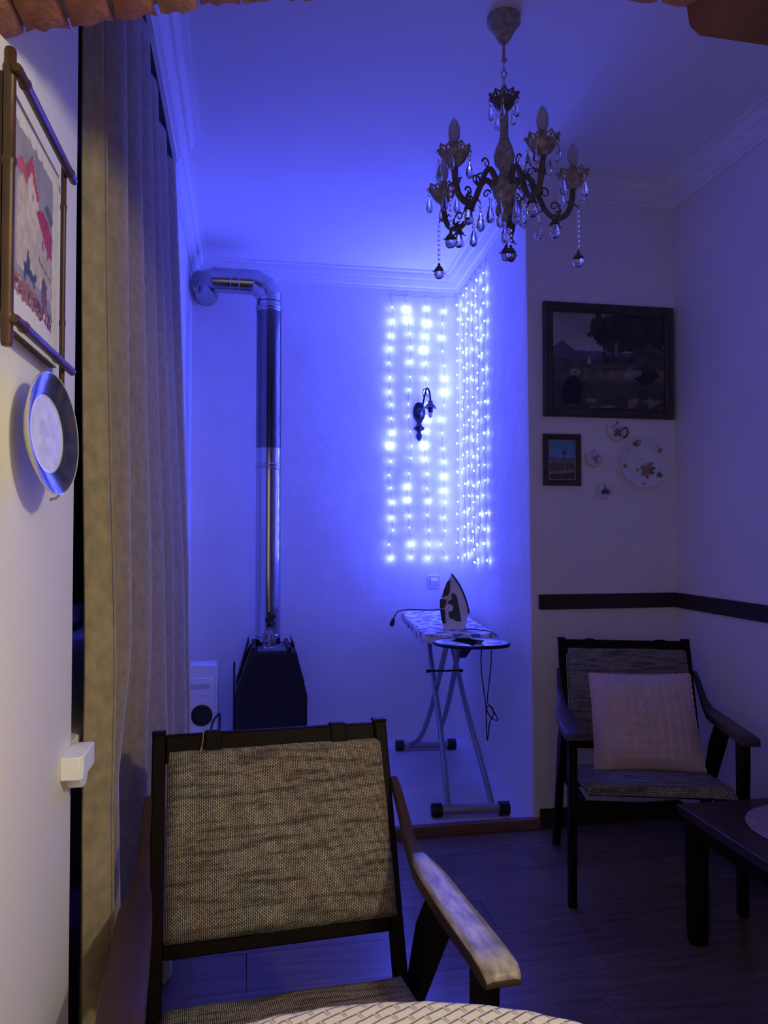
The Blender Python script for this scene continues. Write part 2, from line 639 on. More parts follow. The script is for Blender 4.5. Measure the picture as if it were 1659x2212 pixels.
def cornice(name, p0, p1, nrm, m0, m1, label, k=1.0):
    """run along p0->p1 (xy); nrm points into the room; m0/m1: mitre factor (+1 shortens with distance from wall)."""
    p0, p1, nrm = Vector((*p0, 0)), Vector((*p1, 0)), Vector((*nrm, 0))
    d = (p1 - p0).normalized()
    A = [p0 + nrm * a * k + d * (m0 * a * k) + Vector((0, 0, CEIL + h)) for a, h in PROF]
    B = [p1 + nrm * a * k - d * (m1 * a * k) + Vector((0, 0, CEIL + h)) for a, h in PROF]
    n = len(A)
    mb = MB()
    mb._add(A + B, [tuple(range(n)), tuple(range(2 * n - 1, n - 1, -1))] + [(i, i + n, (i + 1) % n + n, (i + 1) % n) for i in range(n)])
    return struct(name, mb, 'moulding', label)


cornice('trim_1', (XL, 0.95), (XL, 3.05), (1, 0), 0, 0, 'white moulded cornice above the curtain', k=1.25)
cornice('trim_2', (XA, 3.05), (XA, YB), (1, 0), 0, 1, 'white moulded cornice on the alcove wall beside the stove pipe')
cornice('trim_3', (XA, YB), (1.254, YB), (0, -1), 1, 1, 'white moulded cornice along the alcove back wall')
cornice('trim_4', (1.254, YB), (1.188, YF), (-1, 0), 1, 0, 'white moulded cornice above the light curtain')
cornice('trim_5', (1.188, YF), (XR, YF), (0, -1), 0, 1, 'white moulded cornice above the large painting')
cornice('trim_6', (XR, YF), (XR, 0.95), (-1, 0), 1, 0, 'white moulded cornice along the side wall')

# window in the niche behind the curtain, and its sill
wn = struct('window_1', MB().box(-0.60, -0.57, 1.40, 3.0, 0.94, 1.0).box(-0.60, -0.57, 1.40, 3.0, 2.55, 2.61)
            .box(-0.60, -0.57, 1.40, 1.46, 1.0, 2.55).box(-0.60, -0.57, 2.94, 3.0, 1.0, 2.55).box(-0.60, -0.57, 2.17, 2.23, 1.0, 2.55),
            'dark_trim', 'dark night window hidden behind the curtain')
obj('pane', MB().box(-0.598, -0.592, 1.46, 2.17, 1.0, 2.55), 'window_glass', wn)
obj('pane', MB().box(-0.598, -0.592, 2.23, 2.94, 1.0, 2.55), 'window_glass', wn)
sill = struct('window_sill', MB().box(-0.60, -0.281, 1.347, 3.045, 0.862, 0.900), 'moulding', 'white window sill end beside the curtain', bevel=0.003)
obj('sill_nose', MB().prism([(XL, 1.268), (-0.252, 1.268), (-0.246, 1.275), (-0.246, 1.362), (XL, 1.362)], 'z', 0.864, 0.900),
    'moulding', sill, bevel=0.002)
obj('sill_apron', MB().prism([(1.300, 0.864), (1.362, 0.864), (1.362, 0.846), (1.345, 0.834), (1.318, 0.838)], 'x', XL, -0.256),
    'moulding', sill, bevel=0.002)


# brick arch overhead: soffit bricks, each its own piece
def arch_z(x):
    return 1.972 - 0.19 * (x - 0.6) ** 2


pts = [(-0.30, CEIL), (-0.30, arch_z(-0.30) + 0.012)]
N = 24
for i in range(1, N + 1):
    xx = -0.30 + (0.60 + 0.30) * i / N
    pts.append((xx, arch_z(xx) + 0.012))
pts += [(0.60, 1.95), (0.76, 1.95), (0.76, 0.0), (1.90, 0.0), (1.90, CEIL)]
aw = struct('wall_arch', MB().prism(pts, 'y', 0.70, 0.948), 'mortar', 'brick arch between the dining corner and the sitting room')
bm_src = {}
for vname in ('brick_red', 'brick_brown'):
    for k in range(3):
        mb = MB()
        hw, hd = 0.0235, 0.058
        top = 0.07
        j = lambda s: (random.random() - 0.5) * s
        # far lower edge chipped: several points
        P = []
        nx, ny = 6, 6
        lower = [[(-hw + 2 * hw * i / (nx - 1) + (j(.003) if i in (0, nx - 1) else 0),
                   -hd + 2 * hd * q / (ny - 1) + (j(.009) if q in (0, ny - 1) else 0),
                   j(.003) + (0.006 if (i in (0, nx - 1) or q in (0, ny - 1)) else 0)) for i in range(nx)] for q in range(ny)]
        mb.grid(lower)
        base = len(mb.v)
        ring = [(0, i) for i in range(nx)] + [(q, nx - 1) for q in range(1, ny)] + [(ny - 1, i) for i in range(nx - 2, -1, -1)] + [(q, 0) for q in range(ny - 2, 0, -1)]
        up = [(lower[q][i][0], lower[q][i][1], top) for q, i in ring]
        mb.v += [Vector(p) for p in up]
        R = len(ring)
        for a in range(R):
            b = (a + 1) % R
            qa, ia = ring[a]
            qb, ib = ring[b]
            mb.f.append((qa * nx + ia, qb * nx + ib, base + b, base + a))
        mb.f.append(tuple(base + a for a in range(R)))
        me = mb.mesh('brick')
        for p in me.polygons:
            p.use_smooth = True
        me.set_sharp_from_angle(angle=radians(50))
        me.materials.append(MATS[vname])
        bm_src[(vname, k)] = me
x = -0.2775
while x < 0.585:
    sl = -2 * 0.19 * (x - 0.6)
    ang = math.atan(sl)
    for yy in (0.765, 0.893):
        piece('brick', bm_src[(random.choice(['brick_red', 'brick_brown']), random.randrange(3))], aw,
              (x + random.uniform(-.001, .001), yy + random.uniform(-.003, .003), arch_z(x) - 0.004 + random.uniform(-.0015, .0015)), (0, -ang, 0))
    x += 0.0515 * cos(ang)
# heavy springer block with a chamfered lower corner, painted dark red
obj('springer_block', MB().prism([(0.594, 2.2), (0.594, 1.985), (0.600, 1.948), (0.615, 1.936), (0.90, 1.930), (0.90, 2.2)], 'y', 0.66, 0.952),
    'brick_dark', aw, bevel=0.003)

# ================================================================== CURTAIN
crests = [(1.392, -0.276), (1.447, -0.236), (1.66, -0.226), (1.93, -0.224), (2.24, -0.222), (2.50, -0.222), (2.80, -0.220), (3.00, -0.208)]
plan = []
for i, (cy, cx) in enumerate(crests):
    plan.append((cy, cx))
    if i == 0:
        plan += [(1.412, -0.260)]
    elif i < len(crests) - 1:
        ny = crests[i + 1][0]
        depth = [0.0, 0.056, 0.064, 0.070, 0.066, 0.070, 0.070][i]
        plan.append((cy + (ny - cy) * 0.22, cx - depth))
        plan.append((cy + (ny - cy) * 0.50, cx - depth * 0.80))
path = smooth_path([(0, a, b) for a, b in plan], 7)
rows = []
NZ = 40
for q in range(NZ + 1):
    z = 0.02 + (2.668 - 0.02) * q / NZ
    t = q / NZ
    rowp = []
    for s, p in enumerate(path):
        yy, xx = p.y, p.z
        lean = (0.022 * (1 - t) ** 1.0 - 0.050 * max(0, t - 0.42) / 0.58)      # flares into the room lower down
        amp = 1.0 - 0.35 * t
        xm = -0.252
        X = xm + (xx - xm) * amp + lean * (0.35 + 0.65 * min(1, (yy - 1.35) / 1.2))
        X += 0.006 * sin(yy * 9 + z * 2.3) * (1 - t) + 0.004 * sin(yy * 23 - z * 1.7)
        X -= 0.030 * max(0, min(1, (1.0 - z) / 0.25)) * max(0, 1 - abs(yy - 1.70) / 0.36)
        X = max(X, -0.274 if 0.80 < z < 0.97 and yy > 1.44 else -0.36)
        Y = yy + 0.012 * sin(z * 1.8 + yy * 4) * (1 - t) + (0.0 if yy > 1.5 else 0.06 * max(0, 0.8 - z) * (1.5 - yy) / 0.13 * 0.5)
        rowp.append((X, Y, z))
    rows.append(rowp)
ct = thing('curtain', 'tall taupe velvet curtain hanging in deep folds over the window niche', 'curtain', (-0.25, 2.2, 0.02))
obj('curtain_panel', MB().grid(rows), 'velvet', ct, solid=0.004, angle=80)
obj('curtain_rail', MB().tube([(-0.315, 1.36, 2.668), (-0.315, 3.03, 2.668)], 0.010, 10), 'niche_shade', ct)
# stitched hem along the near edge
obj('hem', MB().tube([(r[13][0] + 0.003, r[13][1], r[13][2]) for r in rows], 0.0022, 6), 'velvet', ct)


# ================================================================== BAMBOO PICTURE (near wall)
def watercolour(U, V):
    C = np.zeros(U.shape + (3,))
    C[:] = (0.72, 0.70, 0.70)
    n1, n2, n3 = vnoise(U, V, 9, 1), vnoise(U, V, 28, 2), vnoise(U, V * 1.4, 60, 3)
    C *= (0.92 + 0.12 * n2)[..., None]
    e = (n2 - 0.5) * 0.035
    inner = (U + e > 0.13) & (U + e < 0.87) & (V + e > 0.17) & (V + e < 0.91)
    wash = np.stack([0.24 + 0.12 * n1, 0.235 + 0.10 * n1, 0.25 + 0.09 * n1], -1)
    C = np.where(inner[..., None], wash, C)

    def fill(poly, col, k=0.2):
        nonlocal C
        m = poly_mask(U + (n3 - 0.5) * 0.012, V + (n2 - 0.5) * 0.012, poly)
        c = np.array(col) * (1 - k + 2 * k * n2)[..., None]
        C = np.where(m[..., None], c, C)
    # pale houses
    fill([(.22, .30), (.22, .66), (.34, .74), (.47, .66), (.62, .68), (.86, .60), (.86, .30)], (0.52, 0.45, 0.34))
    fill([(.40, .55), (.40, .76), (.49, .84), (.58, .74), (.60, .55)], (0.60, 0.52, 0.40))
    fill([(.60, .40), (.60, .60), (.86, .58), (.86, .40)], (0.48, 0.41, 0.31))
    # roofs
    fill([(.33, .745), (.46, .865), (.60, .715), (.555, .68), (.46, .79), (.38, .715)], (0.40, 0.07, 0.07))
    fill([(.20, .74), (.30, .79), (.38, .74), (.38, .68), (.30, .72), (.20, .70)], (0.46, 0.10, 0.09))
    fill([(.55, .635), (.63, .685), (.77, .672), (.86, .62), (.85, .50), (.75, .525), (.63, .595)], (0.36, 0.04, 0.06))
    fill([(.70, .72), (.78, .76), (.86, .72), (.86, .66), (.76, .69)], (0.10, 0.12, 0.09))
    # windows, doorway, eaves
    for a, b in ((.66, .50), (.76, .49)):
        fill([(a, b), (a + .035, b), (a + .035, b + .045), (a, b + .045)], (0.16, 0.13, 0.11))
    fill([(.47, .67), (.50, .67), (.50, .70), (.47, .70)], (0.2, 0.16, 0.13))
    fill([(.66, .245), (.66, .35), (.71, .375), (.77, .35), (.77, .24)], (0.14, 0.08, 0.06))
    fill([(.60, .445), (.86, .395), (.86, .385), (.60, .43)], (0.12, 0.10, 0.09))
    # rider on a donkey
    fill([(.34, .30), (.34, .345), (.41, .35), (.50, .325), (.56, .345), (.56, .31), (.53, .30), (.53, .27), (.505, .27), (.50, .295),
          (.38, .295), (.375, .265), (.355, .265)], (0.06, 0.07, 0.10))
    fill([(.385, .34), (.39, .385), (.41, .40), (.44, .38), (.45, .34)], (0.07, 0.08, 0.10))
    fill([(.40, .395), (.40, .415), (.425, .42), (.43, .40)], (0.10, 0.06, 0.05))
    # ochre ground with dark stones
    g = poly_mask(U + e, V + e, [(.13, .17), (.13, .285), (.30, .262), (.55, .255), (.86, .232), (.86, .14), (.70, .16), (.45, .165)])
    C = np.where(g[..., None], np.stack([0.30 + 0.10 * n1, 0.13 + 0.05 * n1, 0.05 + 0.03 * n1], -1), C)
    st = g & (vnoise(U, V * 1.3, 34, 8) > 0.50) & (V < 0.24)
    C = np.where(st[..., None], np.array((0.10, 0.05, 0.05)), C)
    lt = g & (vnoise(U, V * 1.3, 40, 12) > 0.84)
    C = np.where(lt[..., None], np.array((0.62, 0.50, 0.46)), C)
    return C


XP = -0.266
bp = thing('bamboo_picture', 'upright village watercolour in a crossed bamboo stick frame', 'picture', (XL, 1.045, 1.47))
y0, y1, z0, z1 = 0.915, 1.176, 1.488, 1.770
picture_grid('print', (XP - 0.004, y0, z0), (0, y1 - y0, 0), (0, 0, z1 - z0), 110, 130, watercolour, 'print', bp)
obj('backing', MB().box(XL + 0.001, XP - 0.005, y0, y1, z0, z1), 'bamboo', bp)


def bamboo(a, b, r, nodes):
    a, b = Vector(a), Vector(b)
    L = (b - a).length
    pts, rs = [], []
    stops = sorted([0, 0.004, L - 0.004, L] + [q for t in nodes for q in (t * L - .006, t * L - .002, t * L + .002, t * L + .006)])
    for s in stops:
        pts.append(a + (b - a) * (s / L))
        k = 1.0
        for t in nodes:
            if abs(s - t * L) < 0.003:
                k = 1.22
        if s in (0, L):
            k = 0.8
        rs.append(r * k)
    return MB().tube(pts, rs, 12)


for a, b, r, nd in (((XP + .003, y0, z0 - .030), (XP + .003, y0, z1 + .026), 0.0068, (0.10, 0.62, 0.93)),
                    ((XP + .003, y1, z0 - .036), (XP + .003, y1, z1 + .022), 0.0040, (0.30, 0.80)),
                    ((XP + .012, y0 - .010, z1), (XP + .012, y1 + .026, z1 + .004), 0.0060, (0.12, 0.90)),
                    ((XP + .012, y0 - .006, z0), (XP + .012, y1 + .028, z0), 0.0060, (0.13, 0.68))):
    obj('bamboo_stick', bamboo(a, b, r, nd), 'bamboo', bp)


# ================================================================== PLATE ON THE NEAR WALL
def plate_mesh(center, R, depth, nrm, up, prof, n=64, wave=0, amp=0.0, edge=True):
    """returns MB + arrays of normalised radius/angle; prof: list of (r/R, height toward viewer)."""
    center, nrm, up = Vector(center), Vector(nrm).normalized(), Vector(up)
    up = (up - nrm * up.dot(nrm)).normalized()
    rt = up.cross(nrm)
    mb = MB()
    RR, AA = [], []
    for r, h in prof:
        for k in range(n):
            a = 2 * pi * k / n
            q = r * R * (1 + (amp * cos(wave * a) * r ** 4 if wave else 0))
            mb.v.append(center + rt * (q * cos(a)) + up * (q * sin(a)) + nrm * h)
            RR.append(r)
            AA.append(a)
    for i in range(len(prof) - 1):
        for k in range(n):
            k2 = (k + 1) % n
            mb.f.append((i * n + k, i * n + k2, (i + 1) * n + k2, (i + 1) * n + k))
    mb.f.append(tuple(range(n)))
    return mb, np.array(RR), np.array(AA)


pl = thing('wall_plate', 'small dark-rimmed plate with pale glossy centre hung below the bamboo picture', 'plate', (XL, 1.045, 1.30))
nrm = Vector((1.0, -0.16, 0.06))
fine = [i / 40 for i in range(1, 41)]


def bowl(r):
    return 0.010 + (0.0 if r < 0.60 else 0.011 * ((r - 0.60) / 0.40) ** 1.3)


mb, RR, AA = plate_mesh((XL + 0.018, 1.052, 1.376), 0.079, 0.03, nrm, (0, 0, 1), [(r, bowl(r)) for r in fine] + [(1.0, 0.018), (0.7, 0.004)], 72)
o = obj('dish', mb, 'ceramic', pl, angle=60)
nx_, ny_ = RR * np.cos(AA), RR * np.sin(AA)
nz = vnoise(nx_ * 0.5 + 2, ny_ * 0.5 + 2, 14, 4)
c = np.where((RR < 0.64)[:, None], np.stack([0.55 + 0.2 * nz, 0.56 + 0.2 * nz, 0.62 + 0.2 * nz], -1), np.stack([0.02 + 0.04 * nz, 0.025 + 0.03 * nz, 0.07 + 0.06 * nz], -1))
spr = (RR > 0.70) & (RR < 0.93) & (np.abs(np.sin(AA * 4 + 0.4)) > 0.8) & (nz > 0.5)
c = np.where(spr[:, None], np.array((0.07, 0.05, 0.06)), c)
house = (RR < 0.45) & (ny_ > -0.05) & (ny_ < 0.2) & (np.abs(nx_) < 0.3)
c = np.where(house[:, None], c * 0.88, c)
c = np.where((RR > 0.985)[:, None], np.array((0.62, 0.62, 0.60)), c)
c[-72:] = (0.6, 0.58, 0.5)
set_colors(o, c)
obj('plate_wire', MB().tube(smooth_path([pL for pL in ((XL + .03, 1.060, 1.292), (XL + .040, 1.060, 1.296), (XL + .038, 1.060, 1.306))], 4), 0.0016, 6),
    'tube_grey', pl)


# ================================================================== CHANDELIER
axis = pZ(1088, 38, CEIL)
AX, AY = axis.x, axis.y
adir = Vector((AX, AY, 0)).normalized()      # away from camera


def zy(ypx):
    """height on the chandelier axis that projects to a photo row"""
    d = ray(1088, ypx)
    t = (AX * d.x + AY * d.y) / (d.x * d.x + d.y * d.y)
    return CAM.z + d.z * t


ch = thing('chandelier', 'five-armed antique cream chandelier with candle bulbs and crystal drops', 'chandelier', (AX, AY, CEIL))
ctr = (AX, AY, 0)
Z = zy
obj('canopy', MB().lathe([(0.046, CEIL), (0.050, CEIL - .003), (0.050, Z(52)), (0.044, Z(54)), (0.042, Z(57)), (0.034, Z(66)), (0.024, Z(80)), (0.014, Z(92)), (0.006, Z(95))], ctr, 28),
    'antique', ch)
chain = obj('chain', MB().tube([(AX, AY, Z(93)), (AX, AY, Z(130))], 0.0045, 8).lathe([(0.003, Z(127)), (0.009, Z(129)), (0.009, Z(132)), (0.003, Z(134))], ctr, 10),
            'antique', ch)
lk = []
lz = Z(134)
k = 0
while lz > Z(206):
    L = 0.028
    pts = []
    for a in range(17):
        t = 2 * pi * a / 16
        px_, pz_ = 0.0075 * cos(t), 0.5 * L * sin(t)
        if k % 2:
            pts.append((AX + px_ * RT.x, AY + px_ * RT.y, lz - L / 2 + pz_))
        else:
            pts.append((AX + px_ * adir.x, AY + px_ * adir.y, lz - L / 2 + pz_))
    obj('chain_link', MB().tube(pts, 0.0016, 6, cap=False), 'antique', chain)
    lz -= L * 0.80
    k += 1
obj('column', MB().lathe([(0.006, Z(214)), (0.014, Z(225)), (0.011, Z(243)), (0.013, Z(248)), (0.0125, Z(290)), (0.016, Z(306)), (0.026, Z(322)), (0.0315, Z(338)),
                          (0.027, Z(356)), (0.016, Z(366)), (0.015, Z(374)), (0.019, Z(381)), (0.029, Z(388)), (0.040, Z(398)), (0.037, Z(408)), (0.034, Z(418)),
                          (0.028, Z(428)), (0.018, Z(438)), (0.021, Z(446)), (0.021, Z(456)), (0.016, Z(464)), (0.010, Z(468)), (0.010, Z(478)), (0.004, Z(481))], ctr, 26),
    'antique', ch)


def crown_cup(c, rim, h, lobes=9):
    """drip cup with an openwork crown of leaves: bowl + upright petals."""
    c = Vector(c)
    mb = MB().lathe([(0.006, -h * 1.05), (0.013, -h), (rim * 0.52, -h * 0.78), (rim * 0.76, -h * 0.42), (rim * 0.90, -h * 0.02), (rim * 0.84, 0.0), (rim * 0.5, -h * 0.3), (0.006, -h * 0.4)], c, 24)
    for i in range(lobes):
        a = 2 * pi * i / lobes
        d, t = Vector((cos(a), sin(a), 0)), Vector((-sin(a), cos(a), 0))
        b = c + d * rim * 0.84
        hw = rim * 0.30
        z = Vector((0, 0, 1))
        pts = [b - t * hw, b - t * hw * 0.9 + z * .007 + d * .003, b - t * hw * .45 + z * .010 + d * .005, b + z * .016 + d * .009,
               b + t * hw * .45 + z * .010 + d * .005, b + t * hw * 0.9 + z * .007 + d * .003, b + t * hw]
        mb.tube(pts, 0.0030, 5, cap=True)
        mb.tube([b + d * .006 + z * .013, b + d * .011 + z * .012, b + d * .014 + z * .006], [0.0026, 0.0022, 0.001], 5)
        mb.sphere(b + d * .004 + z * .004, 0.0050, 6, 4)
    return mb


obj('crown', crown_cup((AX, AY, Z(216)), 0.041, 0.034, 10), 'antique_dark', ch)

# shared crystal shapes
drop_mb = MB().lathe([(0.0012, 0.0), (0.003, -0.003), (0.0055, -0.012), (0.0088, -0.023), (0.0100, -0.031), (0.0085, -0.039), (0.004, -0.0435), (0.0005, -0.045)], (0, 0, 0), 8)
DROP = drop_mb.mesh('crystal_drop')
DROP.materials.append(MATS['crystal'])
bead_mb = MB().sphere((0, 0, 0), 0.0050, 8, 6)
BEAD = bead_mb.mesh('crystal_bead')
BEAD.materials.append(MATS['crystal'])
ball_mb = MB().sphere((0, 0, 0), 0.0165, 12, 8, 1.15)
BALL = ball_mb.mesh('crystal_ball')
BALL.materials.append(MATS['crystal'])
cap_mb = MB().lathe([(0.002, 0.018), (0.005, 0.014), (0.004, 0.010), (0.010, 0.004), (0.0150, -0.006), (0.0145, -0.007), (0.008, 0.002), (0.001, 0.008)], (0, 0, 0), 12)
for a in (0.3, 1.87, 3.44, 5.01):
    d = Vector((cos(a), sin(a), 0))
    cap_mb.tube([d * .0140 + Vector((0, 0, -.004)), d * .018 + Vector((0, 0, -.011)), d * .0225 + Vector((0, 0, -.012)), d * .0245 + Vector((0, 0, -.008))], [0.0022, 0.0018, 0.0014, 0.001], 5)
CAP = cap_mb.mesh('crystal_cap')
CAP.materials.append(MATS['antique_dark'])
for me in (DROP, BEAD, BALL, CAP):
    if me is not DROP:
        for p in me.polygons:
            p.use_smooth = True


def rel(p):
    return Vector(p) - Vector((AX, AY, CEIL))


def hang_drop(parent, p, beads=1, s=1.0):
    p = Vector(p)
    for i in range(beads):
        piece('crystal_bead', BEAD, parent, rel(p - Vector((0, 0, 0.005 + 0.010 * i))))
    piece('crystal_drop', DROP, parent, rel(p - Vector((0, 0, 0.010 * beads + 0.001))), (0, 0, random.random()), (s, s, s))


def hang_strand(parent, p, beads):
    p = Vector(p)
    for i in range(beads):
        piece('crystal_bead', BEAD, parent, rel(p - Vector((0, 0, 0.005 + 0.0150 * i))))
    q = p - Vector((0, 0, 0.0150 * beads + 0.020))
    piece('crystal_cap', CAP, parent, rel(q))
    piece('crystal_ball', BALL, parent, rel(q - Vector((0, 0, 0.014))))


for i in range(5):
    a = 2 * pi * i / 5 + 0.5
    hang_drop(ch, (AX + 0.040 * cos(a), AY + 0.040 * sin(a), Z(224)), 2 if i % 2 else 1, 0.95)
for i in range(5):
    a = 2 * pi * (i + .5) / 5 + 0.9
    hang_drop(ch, (AX + 0.042 * cos(a), AY + 0.042 * sin(a), Z(424)), 2, 1.3)
hang_drop(ch, (AX, AY, Z(480)), 1, 1.15)
hang_strand(ch, (AX + .004, AY, Z(516)), 1)
hang_strand(ch, (AX + .012, AY - .02, Z(500)), 3)

CUPZ, RA = 2.312, 0.207
base_ang = atan2(-adir.y, -adir.x)            # toward the camera
for i in range(5):
    a = base_ang + radians(36 - 6) + 2 * pi * i / 5
    d = Vector((cos(a), sin(a), 0))
    t = Vector((-sin(a), cos(a), 0))
    P = lambda r, z, s=0.0: Vector((AX, AY, 0)) + d * r + t * s + Vector((0, 0, z))
    prof = smooth_path([P(.030, 2.275), P(.045, 2.30), P(.062, 2.312), P(.082, 2.295), P(.105, 2.245), P(.130, 2.200), P(.160, 2.186), P(.188, 2.200), P(.202, 2.235), P(RA, 2.278)], 5)
    mb = MB().tube(prof, [0.0095 - 0.0015 * sin(pi * q / (len(prof) - 1)) for q in range(len(prof))], 8)
    # scrolls and leaves along the arm
    def scroll(c, r0, turns, flip, thick=0.0032):
        pts = []
        for q in range(18):
            th = q / 17 * turns * 2 * pi
            rr = r0 * (1 - 0.75 * q / 17)
            pts.append(P(c[0] + flip * rr * cos(th), c[1] + rr * sin(th)))
        return pts, [thick * (1 - 0.6 * q / 17) for q in range(18)]
    for cc, r0, fl_ in (((.078, 2.325), .016, 1), ((.120, 2.262), .018, -1), ((.150, 2.222), .014, 1), ((.058, 2.270), .013, -1)):
        pp, rs = scroll(cc, r0, 1.15, fl_)
        mb.tube(pp, rs, 6)
    for rr, zz in ((.105, 2.250), (.160, 2.192), (.195, 2.222)):
        for s in (-1, 1):
            mb.tube([P(rr, zz), P(rr + .006, zz + .010, s * .008), P(rr + .002, zz + .020, s * .014), P(rr - .004, zz + .022, s * .017)], [.0045, .005, .003, .001], 6)
    # hook ends
    mb.tube([P(.200, 2.225), P(.214, 2.228), P(.222, 2.222), P(.222, 2.214)], [.003, .0028, .002, .001], 6)
    mb.tube([P(.118, 2.222), P(.112, 2.206), P(.104, 2.204), P(.102, 2.196)], [.003, .0028, .002, .001], 6)
    arm = obj('arm', mb, 'antique_dark', ch)
    obj('drip_cup', crown_cup(P(RA, CUPZ), 0.044, 0.036, 9), 'antique', arm)
    obj('candle_sleeve', MB().lathe([(0.0125, CUPZ - .012), (0.0135, CUPZ + .006), (0.0120, CUPZ + .026), (0.0125, CUPZ + .030)], P(RA, 0), 14), 'antique', arm)
    zb = CUPZ + 0.030
    obj('candle_bulb', MB().lathe([(0.0095, zb), (0.0120, zb + .006), (0.0158, zb + .018), (0.0172, zb + .030), (0.0155, zb + .045), (0.0098, zb + .060), (0.0035, zb + .070), (0.0008, zb + .073)], P(RA, 0), 16),
        'bulb_glass', arm)
    # crystals: around the cup, under the arm, and from the hooks
    for k in range(4):
        b = 2 * pi * k / 4 + a + 0.6
        hang_drop(arm, P(RA, CUPZ - .006) + Vector((cos(b), sin(b), 0)) * .043, 1 + k % 2, 1.12)
    hang_drop(arm, P(.102, 2.194), 2, 1.25)
    q = P(.152, 2.176)
    piece('crystal_cap', CAP, arm, rel(q), (0, 0, a), (0.9, 0.9, 1.3))
    piece('crystal_drop', DROP, arm, rel(q + Vector((0, 0, 0.004))), (0, 0, 0), (1.5, 1.5, 1.25))
    if i in (1, 3, 4):
        hang_strand(arm, P(.222, 2.213), 8 if i != 2 else 5)


# ================================================================== STOVE, PIPE, BOTTLE, HEATER
st = thing('wood_stove', 'black iron stove with sloping shoulders in the alcove corner', 'stove', (0.135, 4.1, 0.04))
front = [(-0.045, 0.13), (0.317, 0.13), (0.317, 0.415), (0.262, 0.640), (0.028, 0.640), (-0.045, 0.430)]
obj('body', MB().prism(front, 'y', 3.95, 4.30), 'stove_iron', st, bevel=0.004)
obj('top_plate', MB().prism([(0.062, 3.955), (0.236, 3.955), (0.225, 4.285), (0.073, 4.285)], 'z', 0.640, 0.650), 'stove_top', st, bevel=0.002)
for s in (0, 1):
    m = (lambda x: x) if s == 0 else (lambda x: 0.272 - x)
    a = [(m(-0.045), 0.45), (m(0.018), 0.675), (m(0.026), 0.675), (m(-0.037), 0.45)]
    obj('side_shield', MB().prism(a, 'y', 4.12, 4.30), 'stove_iron', st, bevel=0.002)
    obj('top_rail', MB().box(m(0.048) - .010, m(0.048) + .010, 3.955, 4.295, 0.640, 0.664), 'stove_iron', st, bevel=0.002)
    for yy in (3.99, 4.26):
        obj('leg', MB().box(m(-0.02) - .016, m(-0.02) + .016, yy - .016, yy + .016, 0.04, 0.132), 'stove_iron', st, bevel=0.002)
dr = obj('door', MB().prism([(0.0, 0.20), (0.272, 0.20), (0.272, 0.40), (0.230, 0.575), (0.045, 0.575), (0.0, 0.41)], 'y', 3.940, 3.952), 'stove_iron', st, bevel=0.003)
obj('handle', MB().tube([(0.255, 3.94, 0.33), (0.255, 3.915, 0.33), (0.255, 3.915, 0.25)], 0.006, 8), 'stove_iron', dr)
obj('draught_lever', MB().box(-0.055, -0.045, 3.965, 3.978, 0.20, 0.595), 'stove_iron', st, bevel=0.002)

PXc, PYc, PR = 0.123, 4.18, 0.0665
sp = thing('stove_pipe', 'polished steel flue pipe rising from the stove and bending into the wall', 'pipe', (PXc, PYc, 0.65))


def ringed(z0, z1, rings, r=PR):
    prof = [(r, z0)]
    for z in rings:
        prof += [(r, z - .007), (r + .0035, z - .003), (r + .0035, z + .003), (r, z + .007)]
    prof.append((r, z1))
    return MB().lathe(prof, (PXc, PYc, 0), 40)


obj('pipe_length', ringed(0.648, 1.705, [0.70, 1.592, 1.612]), 'steel_pipe', sp)
obj('pipe_length', ringed(1.700, 2.455, [], PR + .0005), 'steel_dark', sp)
obj('pipe_collar', ringed(2.440, 2.490, [2.447, 2.462], PR + .002), 'steel_pipe', sp)


def gore(name, c0, n0, c1, n1, r, n=40):
    """pipe piece between two cutting planes (centre, normal), axis c0->c1."""
    c0, c1 = Vector(c0), Vector(c1)
    d = (c1 - c0).normalized()
    ref = Vector((0, 1, 0)) if abs(d.y) < .9 else Vector((1, 0, 0))
    u = (ref - d * ref.dot(d)).normalized()
    v = d.cross(u)
    rings = []
    for c, nn in ((c0, Vector(n0)), (c1, Vector(n1))):
        row_ = []
        for k in range(n):
            a = 2 * pi * k / n
            off = u * cos(a) * r + v * sin(a) * r
            t = -off.dot(nn) / d.dot(nn)
            row_.append(c + off + d * t)
        rings.append(row_)
    mb = MB()
    mb.grid(rings, closed_u=True)
    # raised seam
    mb.tube(rings[1] + [rings[1][0]], 0.0022, 5, cap=False)
    return obj(name, mb, 'steel_pipe', sp)


def dirv(deg):
    return Vector((-sin(radians(deg)), 0, cos(radians(deg))))


cen = Vector((PXc - 0.105, PYc, 2.495))
Rb = 0.105
angs = [0, 15, 45, 75, 90]


def on_mitre(ang):
    return cen + Vector((cos(radians(ang)), 0, sin(radians(ang)))) * (Rb / cos(radians(15)) if ang in (15, 45, 75) else Rb)


for a0, a1 in zip(angs[:-1], angs[1:]):
    gore('elbow_gore', on_mitre(a0), dirv(a0), on_mitre(a1), dirv(a1), PR)
